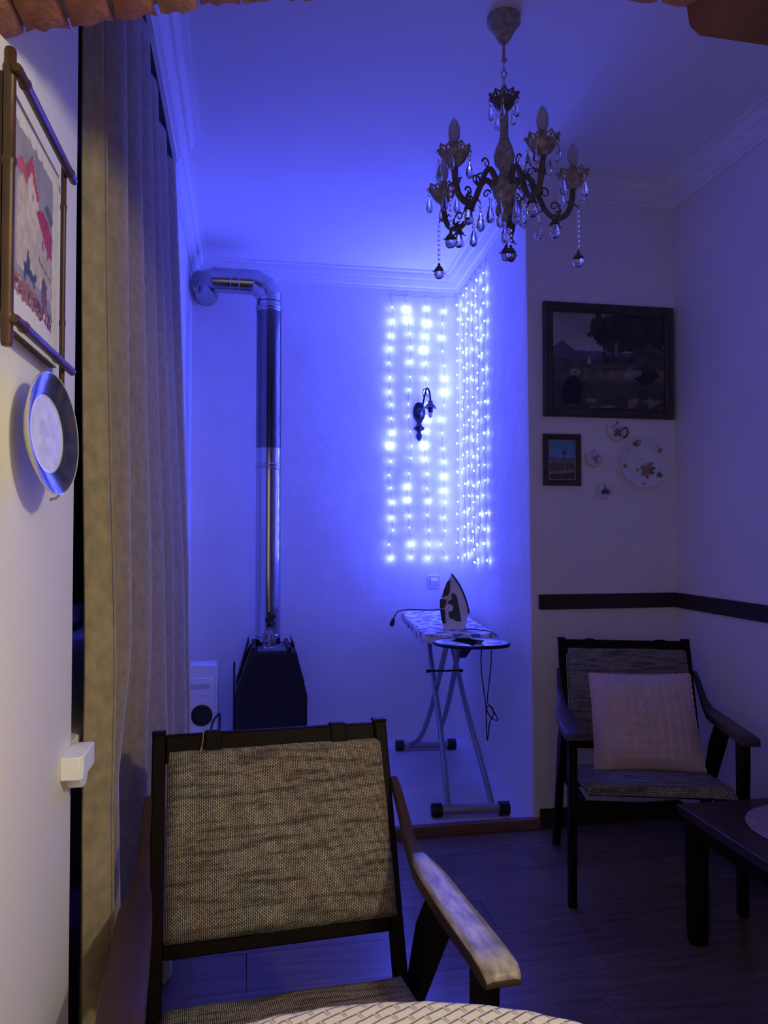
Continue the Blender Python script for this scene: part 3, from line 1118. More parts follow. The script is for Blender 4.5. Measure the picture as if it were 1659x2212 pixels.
# horizontal run with a sleeve joint, then a bend back into the corner
zc = cen.z + Rb
gore('pipe_sleeve', (cen.x, PYc, zc), (-1, 0, 0), (cen.x - 0.055, PYc, zc), (-1, 0, 0), PR + .002)
gore('pipe_sleeve', (cen.x - 0.05, PYc, zc), (-1, 0, 0), (cen.x - 0.10, PYc, zc), (-1, 0, 0), PR)
n2 = Vector((-cos(radians(20)), sin(radians(20)), 0))
n3 = Vector((-cos(radians(64)), sin(radians(64)), 0))
q1 = Vector((-0.158, PYc, zc))
q2 = q1 + Vector((-cos(radians(38)), sin(radians(38)), 0)) * 0.085
q3 = Vector((q2.x, YB - 0.002, zc))
gore('elbow_gore', (cen.x - 0.10, PYc, zc), (-1, 0, 0), q1, n2, PR)
gore('elbow_gore', q1, n2, q2, n3, PR)
gore('elbow_gore', q2, n3, q3, (0, 1, 0), PR)
obj('inspection_cap', MB().lathe([(0.046, zc), (0.046, zc - PR - .006), (0.051, zc - PR - .008), (0.051, zc - PR - .016), (0.046, zc - PR - .018), (0.002, zc - PR - .018)], (-0.205, PYc + .020, 0), 28), 'steel_pipe', sp)

bx, by, bz = 0.126, 4.045, 0.650
bt = thing('spray_bottle', 'clear plastic spray bottle with black trigger standing on the stove', 'bottle', (bx, by, bz))
obj('bottle_body', MB().lathe([(0.030, bz), (0.036, bz + .004), (0.0365, bz + .040), (0.034, bz + .062), (0.024, bz + .088), (0.014, bz + .104), (0.012, bz + .112)], (bx, by, 0), 10),
    'clear_plastic', bt, angle=20)
obj('dip_tube', MB().tube([(bx, by, bz + .006), (bx, by, bz + .11)], 0.0022, 6), 'white_plastic', bt)
obj('water', MB().lathe([(0.029, bz + .003), (0.033, bz + .006), (0.033, bz + .036), (0.001, bz + .036)], (bx, by, 0), 10), 'clear_plastic', bt)
tr = obj('spray_head', MB().lathe([(0.014, bz + .108), (0.0145, bz + .128), (0.011, bz + .132), (0.011, bz + .140)], (bx, by, 0), 14)
         .prism([(bx - .022, bz + .138), (bx + .012, bz + .138), (bx + .034, bz + .158), (bx + .030, bz + .174), (bx + .006, bz + .172), (bx - .020, bz + .156)], 'y', by - .009, by + .009),
         'black_plastic', bt, bevel=0.002)
obj('trigger', MB().tube([(bx + .016, by, bz + .146), (bx + .026, by, bz + .130), (bx + .024, by, bz + .112)], 0.003, 6), 'black_plastic', tr)

ht = thing('fan_heater', 'white upright fan heater with round dark outlet half behind the curtain', 'heater', (-0.205, 3.98, 0.04))


def rrect(x0, x1, z0, z1, r, n=6):
    pts = []
    for cx, cz, a0 in ((x1 - r, z1 - r, 0), (x0 + r, z1 - r, 90), (x0 + r, z0 + r, 180), (x1 - r, z0 + r, 270)):
        for k in range(n + 1):
            a = radians(a0 + 90 * k / n)
            pts.append((cx + r * cos(a), cz + r * sin(a)))
    return pts


obj('housing', MB().prism(rrect(-0.292, -0.130, 0.045, 0.592, 0.022), 'y', 3.92, 4.06), 'white_plastic', ht, bevel=0.004)
obj('front_panel', MB().prism(rrect(-0.280, -0.146, 0.07, 0.532, 0.020), 'y', 3.900, 3.922), 'white_plastic', ht, bevel=0.005)
obj('display_slot', MB().prism(rrect(-0.265, -0.165, 0.478, 0.502, 0.011), 'y', 3.8975, 3.902), 'grey_plastic', ht)
obj('maker_mark', MB().box(-0.215, -0.180, 3.8985, 3.901, 0.442, 0.446), 'grey_plastic', ht)
vt = obj('outlet', MB().lathe([(0.052, 3.901), (0.052, 3.893), (0.044, 3.892), (0.040, 3.898), (0.001, 3.898)], (-0.205, 0, 0.350), 32, axis='y'), 'black_plastic', ht)
obj('cord', MB().tube(smooth_path([(-0.165, 3.91, 0.26), (-0.150, 3.88, 0.32), (-0.132, 3.86, 0.352), (-0.122, 3.87, 0.355), (-0.118, 3.88, 0.33), (-0.120, 3.89, 0.05)], 6), 0.005, 8), 'cord_black', ht)

# ================================================================== LIGHT CURTAIN
lc = thing('led_light_curtain', 'blue-white LED light curtain hung across the alcove corner', 'string lights', (1.2, 4.4, 1.08))
BULB = MB().lathe([(0.0008, -0.0095), (0.0042, -0.0075), (0.0058, -0.002), (0.0050, 0.004), (0.0022, 0.008), (0.0010, 0.0095)], (0, 0, 0), 8).mesh('led_bulb')
for p in BULB.polygons:
    p.use_smooth = True
BULB.materials.append(MATS['led'])
LO = Vector((1.2, 4.4, 1.08))
strands = [('b', x) for x in (843, 883, 920, 957)] + [('r', yy) for yy in (4.352, 4.205, 4.10, 3.99, 3.885, 3.765)]


def wall_x(yy, z):
    """face of the out-of-plumb alcove wall"""
    t = (yy - YF) / (4.5 - YF)
    f0, f1 = 1.212 + (1.186 - 1.212) * z / CEIL, 1.262 + (1.250 - 1.262) * z / CEIL
    return f0 + (f1 - f0) * t


top_pts = []
for si, (kind, val) in enumerate(strands):
    nb = 19
    pts = []
    ph = random.random() * 6
    top = 2.662
    ph2 = random.uniform(-.035, .035) if kind == 'r' else random.uniform(-.008, .008)
    for k in range(nb):
        z = 2.580 + ph2 - k * 0.0822 + random.uniform(-.008, .008)
        wob = 0.008 * sin(k * 0.9 + ph) + random.uniform(-.006, .006)
        off = 0.016 + random.random() * 0.012
        if k > nb - 4:
            wob += random.uniform(-.022, .022)
        if kind == 'b':
            x0 = pY(val, 1000, YB).x
            pts.append(Vector((x0 + wob, YB - off, z)))
        else:
            pts.append(Vector((wall_x(val, z) - off, val + wob, z)))
    p0 = pts[0].copy()
    p0.z = top
    if kind == 'b':
        p0.y = YB - 0.004
    else:
        p0.x = wall_x(val, top) - 0.004
    top_pts.append(p0)
    wp = []
    for p in smooth_path([p0] + pts, 3):
        q = p.copy()
        if kind == 'b':
            q.y = min(q.y + 0.006, YB - 0.002)
        else:
            q.x = min(q.x + 0.006, wall_x(q.y, q.z) - 0.002)
        wp.append(q)
    s_ob = obj('strand', MB().tube(wp, 0.0011, 5), 'wire', lc)
    for p in pts:
        s = random.choice([0.5, 0.55, 0.65, 0.8, 0.95, 1.2]) if kind == 'b' else random.choice([0.5, 0.6, 0.65, 0.8])
        piece('led_bulb', BULB, s_ob, p - LO, (random.uniform(-.6, .6), random.uniform(-.6, .6), 0), (s, s, s))
    cl = MB().lathe([(0.010, 0.0), (0.012, -0.003), (0.011, -0.007), (0.004, -0.009)], (0, 0, 0), 12, axis='y') if kind == 'b' else \
        MB().lathe([(0.010, 0.0), (0.012, -0.003), (0.011, -0.007), (0.004, -0.009)], (0, 0, 0), 12, axis='x')
    for v in cl.v:
        v += p0 + (Vector((0, .004, -.014)) if kind == 'b' else Vector((.004, 0, -.014)))
    obj('hook', cl, 'white_plastic', lc)
lead = []
for a, b in zip(top_pts[:-1], top_pts[1:]):
    lead.append(a)
    m = (a + b) / 2
    if (a - b).length < 0.14:
        m.z -= 0.012
        lead.append(m)
lead.append(top_pts[-1])
corner = Vector((wall_x(YB - .006, 2.66) - .006, YB - .006, 2.658))
lead.insert(next(i for i, p in enumerate(lead) if p is top_pts[4]), corner)
obj('lead_wire', MB().tube(lead, 0.0016, 6), 'wire', lc)

# ================================================================== SCONCE AND SWITCH
sx, sz = 1.014, 1.955
sc_ = thing('wall_sconce', 'small dark ornate bronze sconce among the lights on the back wall', 'sconce', (sx, YB, 1.79))
half = [(0.004, 1.790), (0.014, 1.806), (0.018, 1.824), (0.010, 1.838), (0.012, 1.848), (0.030, 1.856), (0.034, 1.868), (0.020, 1.878), (0.012, 1.892), (0.018, 1.906),
        (0.032, 1.926), (0.038, 1.956), (0.034, 1.990), (0.022, 2.012), (0.010, 2.020)]
outline = [(sx + a, z) for a, z in half] + [(sx - a, z) for a, z in reversed(half)]
obj('backplate', MB().prism(outline, 'y', YB - 0.010, YB - 0.001), 'bronze', sc_, bevel=0.003)
obj('boss', MB().lathe([(0.034, YB - .010), (0.032, YB - .016), (0.026, YB - .018), (0.024, YB - .024), (0.016, YB - .028), (0.012, YB - .036), (0.001, YB - .038)], (sx, 0, 1.960), 24, axis='y')
    .lathe([(0.014, YB - .008), (0.013, YB - .016), (0.001, YB - .020)], (sx, 0, 1.864), 16, axis='y'), 'bronze', sc_)
ar = obj('sconce_arm', MB().tube(smooth_path([(sx, YB - .034, 1.955), (sx + .006, YB - .06, 1.985), (sx + .014, YB - .085, 2.04), (sx + .024, YB - .10, 2.085), (sx + .034, YB - .11, 2.075), (sx + .040, YB - .115, 2.04), (sx + .042, YB - .115, 2.0)], 5), 0.006, 8)
         .tube(smooth_path([(sx + .012, YB - .085, 2.03), (sx + .004, YB - .085, 2.065), (sx + .012, YB - .085, 2.088), (sx + .022, YB - .088, 2.078)], 4), 0.003, 6), 'bronze', sc_)
cx_, cy_ = sx + .042, YB - .115
obj('sconce_cup', MB().lathe([(0.012, 2.012), (0.014, 2.000), (0.020, 1.990), (0.034, 1.972), (0.036, 1.968), (0.024, 1.974), (0.016, 1.980)], (cx_, cy_, 0), 20, scallop=6, amp=0.12), 'bronze', ar)
obj('lamp_socket', MB().lathe([(0.013, 1.985), (0.015, 1.975), (0.015, 1.945), (0.010, 1.943)], (cx_, cy_, 0), 16), 'bronze', ar)
obj('bulb', MB().lathe([(0.010, 1.946), (0.013, 1.935), (0.012, 1.920), (0.004, 1.912)], (cx_, cy_, 0), 14), 'bulb_glass', ar)
for dx in (0.020, 0.034):
    d = MB()
    d.lathe([(0.001, 2.062), (0.004, 2.050), (0.006, 2.036), (0.003, 2.024), (0.0005, 2.020)], (sx + dx, YB - .118, 0), 8)
    obj('crystal_drop', d, 'crystal', ar, smooth=False)

sw = thing('wall_switch', 'square white wall switch above the ironing board', 'switch', (1.103, YB, 0.92))
obj('plate', MB().prism(rrect(1.064, 1.142, 0.918, 0.994, 0.006), 'y', YB - .009, YB - .001), 'white_plastic', sw, bevel=0.002)
obj('rocker', MB().hexa([(1.080, YB - .010, 0.932), (1.128, YB - .010, 0.932), (1.128, YB - .006, 0.932), (1.080, YB - .006, 0.932),
                         (1.080, YB - .020, 0.962), (1.128, YB - .020, 0.962), (1.128, YB - .006, 0.962), (1.080, YB - .006, 0.962)])
    .hexa([(1.080, YB - .020, 0.962), (1.128, YB - .020, 0.962), (1.128, YB - .006, 0.962), (1.080, YB - .006, 0.962),
           (1.080, YB - .011, 0.980), (1.128, YB - .011, 0.980), (1.128, YB - .006, 0.980), (1.080, YB - .006, 0.980)]), 'white_plastic', sw, bevel=0.002)
obj('plate_joint', MB().prism(rrect(1.074, 1.134, 0.927, 0.985, 0.004), 'y', YB - .0098, YB - .0085), 'grey_plastic', sw)

# ================================================================== IRONING BOARD, IRON, CORD
ib = thing('ironing_board', 'folding ironing board with veined pattern cover and iron rest', 'ironing board', (0.98, 3.7, 0.04))
BZ = 0.80
A0, A1 = Vector((0.935, 3.275, 0)), Vector((1.040, 4.315, 0))
ad = (A1 - A0).normalized()
al = Vector((ad.y, -ad.x, 0))
LB = (A1 - A0).length


def board_half(s):
    """half width along the board, rounded at both ends"""
    hw = 0.168
    r0, r1 = 0.05, 0.10
    if s < r0:
        return hw - r0 + sqrt(max(0, r0 * r0 - (r0 - s) ** 2))
    if s > LB - r1:
        return hw - r1 + sqrt(max(0, r1 * r1 - (s - LB + r1) ** 2))
    return hw


ring = []
ss = [LB * i / 40 for i in range(41)]
left = [A0 + ad * s - al * board_half(s) for s in ss]
right = [A0 + ad * s + al * board_half(s) for s in reversed(ss)]
outline = left + right
cent = (A0 + A1) / 2
levels = [(0.0, BZ + .001), (0.90, BZ + .001), (0.965, BZ - .001), (0.99, BZ - .006), (1.0, BZ - .016), (0.995, BZ - .032), (0.985, BZ - .042), (0.90, BZ - .040)]
P = []
for k, z in levels:
    rowp = []
    for i, p in enumerate(outline):
        s = (p - A0).dot(ad)
        c = A0 + ad * (cent - A0).dot(ad)
        c = A0 + ad * min(max(s, 0.15), LB - 0.15)
        q = c + (p - c) * k
        zz = z
        if k in (0.995, 0.985):
            zz += 0.006 * sin(s * 46) + 0.004 * sin(s * 19 + i)
        rowp.append((q.x, q.y, zz))
    P.append(rowp)
obj('padded_cover', MB().grid(P[1:], closed_u=True)._add([Vector(p) for p in P[1]], [tuple(range(len(outline)))]), 'board_cover', ib, angle=60)
inner = [(A0 + ad * min(max((p - A0).dot(ad), .15), LB - .15)) + (p - (A0 + ad * min(max((p - A0).dot(ad), .15), LB - .15))) * 0.94 for p in outline]
obj('board_panel', MB().prism([(p.x, p.y) for p in inner], 'z', BZ - .034, BZ - .004), 'tube_grey', ib)
# feet
for (x0, y0_), (x1, y1_) in (((0.791, 3.209), (1.114, 3.178)), ((0.834, 4.214), (1.157, 4.184))):
    a, b = Vector((x0, y0_, 0.0687)), Vector((x1, y1_, 0.0687))
    d = (b - a).normalized()
    ft = obj('foot_bar', MB().tube([a, b], 0.0205, 16), 'tube_grey', ib)
    for p, s in ((a, -1), (b, 1)):
        obj('foot_cap', MB().tube([p - d * s * .040, p - d * s * .037, p + d * s * .004, p + d * s * .007], [0.025, 0.0285, 0.0285, 0.024], 18), 'black_plastic', ft)
# legs: two bent tubes from each foot, crossing
for pts in ([(0.857, 3.200, .065), (0.868, 3.30, .20), (0.905, 3.55, .38), (0.952, 3.92, .634), (0.985, 4.08, .765)],
            [(1.050, 3.186, .065), (1.046, 3.30, .19), (1.052, 3.55, .37), (1.076, 3.92, .634), (1.090, 4.08, .765)],
            [(0.904, 4.205, .065), (0.948, 4.12, .135), (0.952, 3.90, .33), (0.915, 3.50, .66), (0.905, 3.38, .765)],
            [(1.090, 4.192, .065), (1.058, 4.12, .155), (1.040, 3.90, .34), (0.982, 3.50, .66), (0.968, 3.38, .765)]):
    obj('leg', MB().tube(smooth_path(pts, 6), 0.0130, 12), 'tube_grey', ib)
obj('pivot_rod', MB().tube([(0.845, 3.52, 0.60), (1.005, 3.505, 0.60)], 0.0045, 8).tube([(0.838, 3.521, 0.60), (0.856, 3.519, 0.60)], 0.008, 8)
    .tube([(0.992, 3.506, 0.60), (1.010, 3.504, 0.60)], 0.008, 8), 'black_plastic', ib)
# iron rest
TCx, TCy, TZ = 0.918, 3.062, 0.792
rim = []
for k in range(49):
    a = 2 * pi * k / 48
    rim.append((TCx + 0.147 * math.copysign(abs(cos(a)) ** 0.85, cos(a)), TCy + 0.120 * math.copysign(abs(sin(a)) ** 0.9, sin(a)) - 0.05 * cos(a) * 0.4, TZ))
rest = obj('iron_rest', MB().tube(rim, 0.0075, 10, cap=False), 'blue_plastic', ib)
for s in (-1, 1):
    pts = []
    for k in range(49):
        p = Vector(rim[k])
        if (p.x - TCx) * s > 0.012:
            pts.append((p.x, p.y))
    if s == 1:
        pts = pts[len([0 for k in range(49) if Vector(rim[k]).x - TCx > .012 and k < 24]):] + pts[:len([0 for k in range(49) if Vector(rim[k]).x - TCx > .012 and k < 24])]
    # inner edge slants, leaving a dark wedge open between the two plates
    n_in = [(TCx + s * 0.030, TCy - 0.050), (TCx + s * 0.075, TCy + 0.055)]
    if s == 1:
        pts = pts + [n_in[1], n_in[0]]
    else:
        pts = pts + [n_in[0], n_in[1]]
    obj('rest_plate', MB().prism(pts, 'z', TZ + .001, TZ + .005), 'tray_metal', rest)
    obj('heat_pad', MB().lathe([(0.030, TZ + .005), (0.030, TZ + .008), (0.026, TZ + .009), (0.001, TZ + .009)], (TCx + s * .095, TCy - .02, 0), 20), 'white_plastic', rest)
    obj('rest_strut', MB().tube([(TCx + s * .06, TCy + .10, TZ - .004), (TCx + s * .05, 3.30, TZ - .012)], 0.005, 8), 'tube_grey', rest)
obj('rest_bracket', MB().hexa([(0.925, 3.26, .700), (0.955, 3.26, .700), (0.955, 3.29, .700), (0.925, 3.29, .700),
                               (0.905, 3.16, .786), (0.975, 3.16, .786), (0.985, 3.29, .786), (0.895, 3.29, .786)]), 'blue_plastic', ib, bevel=0.003)

# steam iron standing on its heel
ip = pZ(984, 1359, BZ)
ir = thing('steam_iron', 'white and navy steam iron standing on its heel on the board', 'iron', (ip.x, ip.y, BZ), rotz=-YAW - 0.10)
SI = 0.000375


def ipt(u, v):
    return ((u - 830) * SI, (865 - v) * SI)


def islab(poly, hw, grow=0.0):
    """profile slab whose half width narrows to the tip"""
    mb = MB()
    n = len(poly)
    L, Rr = [], []
    for u, v in poly:
        x, z = ipt(u, v)
        k = hw * (1 - 0.86 * max(0, min(1, (z / 0.26))) ** 1.6) + grow
        L.append((x, -k, z))
        Rr.append((x, k, z))
    mb._add(L + Rr, [tuple(range(n)), tuple(range(2 * n - 1, n - 1, -1))] + [(i, i + n, (i + 1) % n + n, (i + 1) % n) for i in range(n)])
    return mb


body = [(780, 185), (820, 235), (868, 305), (915, 395), (950, 480), (975, 570), (988, 650), (975, 690), (958, 800), (945, 862), (700, 862), (682, 838),
        (662, 740), (645, 610), (645, 495), (668, 458), (690, 370), (720, 290), (755, 235)]
obj('iron_body', islab(body, 0.048), 'white_plastic', ir, bevel=0.004, world=False)
sole = [(776, 175), (790, 176), (832, 228), (880, 300), (926, 390), (962, 480), (988, 570), (1006, 655), (990, 662), (975, 580), (948, 485), (912, 395), (866, 305), (818, 238), (780, 190)]
obj('soleplate', islab(sole, 0.058), 'blue_plastic', ir, world=False)
obj('handle_grip', islab([(638, 485), (722, 490), (716, 548), (690, 598), (642, 600)], 0.022, 0.028), 'blue_plastic', ir, world=False)
obj('heel_grip', islab([(643, 612), (700, 612), (716, 782), (674, 784), (655, 720)], 0.022, 0.028), 'blue_plastic', ir, world=False)
obj('water_tank', islab([(722, 285), (768, 248), (766, 370), (742, 440), (664, 462), (690, 372)], 0.030, 0.024), 'blue_plastic', ir, world=False)
obj('side_panel', islab([(785, 412), (826, 425), (850, 460), (880, 620), (902, 756), (834, 752), (800, 728), (756, 718), (745, 650), (745, 560), (735, 520), (785, 490)], 0.044, 0.008),
    'blue_plastic', ir, world=False)
obj('dial', MB().lathe([(0.017, -0.060), (0.017, -0.050), (0.012, -0.030)], (ipt(760, 590)[0], 0, ipt(760, 590)[1]), 18, axis='y'), 'white_plastic', ir, world=False)
c0 = pZ(962, 1318, BZ)
cb = [pZ(958, 1319, BZ + .006), pZ(925, 1318, BZ + .006), pZ(885, 1317, BZ + .006), pZ(866, 1319, BZ + .005)]
e = cb[-1]
cb += [e + Vector((-0.022, -0.01, -0.006)), e + Vector((-0.040, -0.02, -0.030)), e + Vector((-0.050, -0.02, -0.055))]
cd_ = obj('power_cord', MB().tube(smooth_path([Vector((ip.x - .03, ip.y + .03, BZ + .01))] + cb, 5), 0.0035, 7), 'cord_black', ir)
pe = cb[-1]
obj('plug', MB().tube([pe + Vector((.004, 0, .016)), pe, pe + Vector((-.006, 0, -.018)), pe + Vector((-.010, 0, -.030))], [0.006, 0.011, 0.013, 0.009], 10), 'black_plastic', cd_)
# thin cord knotted in loops below the iron rest
Yc = 3.16
hp = [pY(x, yy, Yc) for x, yy in ((1012, 1362), (1035, 1356), (1058, 1358))]
hl = [Vector((0.985, 3.40, BZ + .007)), Vector((1.03, 3.37, BZ + .008)), Vector((1.085, 3.31, BZ + .004)), Vector((1.10, 3.25, BZ - .02))]
lp = [pY(x, yy, 3.22) for x, yy in ((1062, 1402), (1061, 1430), (1057, 1470), (1053, 1515), (1062, 1530), (1073, 1548), (1074, 1556), (1062, 1552), (1052, 1535), (1054, 1524), (1064, 1530), (1066, 1545),
                                    (1058, 1560), (1053, 1600), (1051, 1570), (1049, 1520), (1042, 1470), (1039, 1430), (1040, 1400))]
hc = thing('hanging_cord', 'thin looped cord dangling below the iron rest', 'cord', (lp[0].x, lp[0].y, 0.4))
obj('cord_loop', MB().tube(smooth_path(hl + lp, 4), 0.0026, 6), 'cord_black', hc)


# ================================================================== PICTURES AND CERAMICS ON THE FAR WALL
def frame_prof(name, parent, x0, x1, z0, z1, wd, th, ymat, inner=None):
    """four mitred frame sides standing off the far wall"""
    Yw = YF
    prof = [(0, 0), (0, th * .7), (wd * .15, th), (wd * .45, th * .8), (wd * .7, th * .9), (wd, th * .55), (wd, 0)]
    corners = [Vector((x0, 0, z0)), Vector((x1, 0, z0)), Vector((x1, 0, z1)), Vector((x0, 0, z1))]
    inw = [Vector((1, 0, 1)), Vector((-1, 0, 1)), Vector((-1, 0, -1)), Vector((1, 0, -1))]
    for k in range(4):
        a, b = corners[k], corners[(k + 1) % 4]
        ia, ib_ = inw[k], inw[(k + 1) % 4]
        A = [a + ia * d + Vector((0, Yw - .001 - h, 0)) for d, h in prof]
        B = [b + ib_ * d + Vector((0, Yw - .001 - h, 0)) for d, h in prof]
        n = len(A)
        mb = MB()._add(A + B, [tuple(range(n)), tuple(range(2 * n - 1, n - 1, -1))] + [(i, i + n, (i + 1) % n + n, (i + 1) % n) for i in range(n)])
        obj(name, mb, ymat, parent, smooth=False)


def pastoral(U, V):
    n1, n2, n3 = vnoise(U, V, 6, 21), vnoise(U, V, 22, 22), vnoise(U, V, 50, 23)
    C = np.zeros(U.shape + (3,))
    sky = np.stack([0.16 + 0.10 * n1 + 0.12 * (1 - V), 0.17 + 0.10 * n1 + 0.10 * (1 - V), 0.18 + 0.08 * n1 + 0.06 * (1 - V)], -1)
    C[:] = sky

    def fill(m, col, k=0.35):
        nonlocal C
        C = np.where(m[..., None], np.array(col) * (1 - k + 2 * k * n2)[..., None], C)
    w = (n2 - 0.5) * 0.05
    e = (n3 - 0.5) * 0.03
    fill(V < 0.66 - 0.02 * n1, (0.30, 0.31, 0.32), 0.1)
    fill((V < 0.60 + w * .3) | ((V < 0.70 - np.abs(U - 0.09) * 0.9) & (U < 0.25)), (0.07, 0.09, 0.13), 0.2)
    fill(V < 0.52 + w, (0.06, 0.065, 0.05))
    fill(V < 0.36 + w, (0.075, 0.07, 0.045))
    fill((V < 0.41 + w) & (V > 0.30 + w) & (U > 0.28), (0.13, 0.11, 0.06))
    fill(V < 0.27 + w, (0.045, 0.05, 0.04))
    # trees: big dark crown over the far bank, trunks, bushes
    crown = (((U - 0.72) / 0.36) ** 2 + ((V - 0.80) / 0.26) ** 2 < 1 + (n2 - .5) * 1.2) & (V > 0.6)
    crown |= (((U - 0.48) / 0.13) ** 2 + ((V - 0.80) / 0.13) ** 2 < 1 + (n3 - .5) * 1.4)
    fill(crown, (0.022, 0.028, 0.02))
    for tx, wd in ((0.455, .008), (0.53, .007), (0.60, .006)):
        fill((np.abs(U - tx + (V - .6) * .05) < wd) & (V > 0.54) & (V < 0.78), (0.03, 0.025, 0.02))
    fill((np.abs(U - .565) < .012) & (V > 0.55) & (V < 0.70), (0.13, 0.11, 0.10))
    fill((U > 0.44) & (U < 0.72) & (V > 0.47 + e) & (V < 0.555 + e), (0.05, 0.028, 0.028))
    fill(((U - .84) / .17) ** 2 + ((V - .56) / .12) ** 2 < 1 + (n2 - .5), (0.05, 0.05, 0.045))
    fill(((U - .82) / .11) ** 2 + ((V - .36) / .10) ** 2 < 1 + (n2 - .5), (0.02, 0.022, 0.02))
    # figures
    fill(poly_mask(U, V, [(.30, .47), (.32, .545), (.345, .47)]), (0.32, 0.29, 0.27), 0.1)
    fill(poly_mask(U, V, [(.08, .10), (.09, .19), (.13, .31), (.19, .34), (.24, .30), (.27, .20), (.24, .05), (.11, .05)]), (0.010, 0.010, 0.014), 0.2)
    fill(((U - .20) / .048) ** 2 + ((V - .375) / .035) ** 2 < 1, (0.26, 0.2, 0.16), 0.15)
    fill(((U - .20) / .028) ** 2 + ((V - .368) / .026) ** 2 < 1, (0.17, 0.12, 0.10), 0.1)
    fill(poly_mask(U, V, [(.63, .36), (.66, .43), (.74, .41), (.80, .42), (.78, .36), (.70, .33)]), (0.20, 0.17, 0.14))
    fill(((U - .52) / .02) ** 2 + ((V - .37) / .03) ** 2 < 1, (0.18, 0.14, 0.12))
    fill((V < 0.10 + w) & (U > 0.25) & (n2 > 0.55), (0.15, 0.12, 0.09))
    fill((np.abs(V - .025 + w * .1) < .008) & (U > .42) & (U < .55), (0.24, 0.22, 0.20), 0.1)
    return C * 1.25


x0, x1, z0, z1 = 1.258, 1.864, 1.748, 2.243
op = thing('oil_painting', 'large dark pastoral oil painting in a wide wooden frame', 'painting', ((x0 + x1) / 2, YF, z0))
frame_prof('frame_side', op, x0, x1, z0, z1, 0.042, 0.030, 'gold_frame')
picture_grid('canvas', (x0 + .038, YF - .012, z0 + .038), (x1 - x0 - .076, 0, 0), (0, 0, z1 - z0 - .076), 150, 120, pastoral, 'oil_print', op)


def desert(U, V):
    n1, n2 = vnoise(U, V, 5, 31), vnoise(U, V * 2, 18, 32)
    C = np.zeros(U.shape + (3,))
    C[:] = np.stack([0.05 + 0.12 * (1 - V) + .03 * n1, 0.17 + 0.16 * (1 - V) + .03 * n1, 0.36 + 0.10 * (1 - V)], -1)

    def fill(m, col, k=0.3):
        nonlocal C
        C = np.where(m[..., None], np.array(col) * (1 - k + 2 * k * n2)[..., None], C)
    fill(V < 0.56 + 0.08 * (0.35 - U) * (U < .5) + (n2 - .5) * .01, (0.10, 0.12, 0.20))
    fill(V < 0.50 - 0.03 * U, (0.16, 0.15, 0.13))
    fill(V < 0.40 + .04 * n1, (0.09, 0.085, 0.07))
    fill((V < 0.20 + .05 * U) & (V > 0.13), (0.20, 0.16, 0.12))
    fill(V < 0.13 + 0.10 * (U - .4) * (U > .4), (0.05, 0.05, 0.05))
    fill((np.abs(U - .60) < .022) & (V > .50) & (V < .74), (0.03, 0.06, 0.05))
    for s in (-1, 1):
        fill((np.abs(U - .60 - s * .075) < .016) & (V > .67) & (V < .76), (0.03, 0.06, 0.05))
        fill((np.abs(V - .675) < .014) & ((U - .60) * s > 0) & ((U - .60) * s < .085), (0.03, 0.06, 0.05))
    fill((np.abs(U - .64) < .025) & (V > .26) & (V < .44), (0.17, 0.15, 0.12))
    return C * 1.5


x0, x1, z0, z1 = 1.256, 1.427, 1.450, 1.672
dp = thing('desert_picture', 'small framed desert picture with cactus under blue sky', 'picture', ((x0 + x1) / 2, YF, z0))
frame_prof('frame_side', dp, x0, x1, z0, z1, 0.024, 0.020, 'gold_frame')
x0, x1, z0, z1 = x0 + .0235, x1 - .0235, z0 + .0235, z1 - .0235
obj('slip', MB().box(x0, x1, YF - .010, YF - .002, z0, z0 + .005).box(x0, x1, YF - .010, YF - .002, z1 - .005, z1)
    .box(x0, x0 + .005, YF - .010, YF - .002, z0 + .005, z1 - .005).box(x1 - .005, x1, YF - .010, YF - .002, z0 + .005, z1 - .005), 'antique', dp)
picture_grid('canvas', (x0 + .005, YF - .007, z0 + .005), (x1 - x0 - .01, 0, 0), (0, 0, z1 - z0 - .01), 70, 90, desert, 'oil_print', dp)

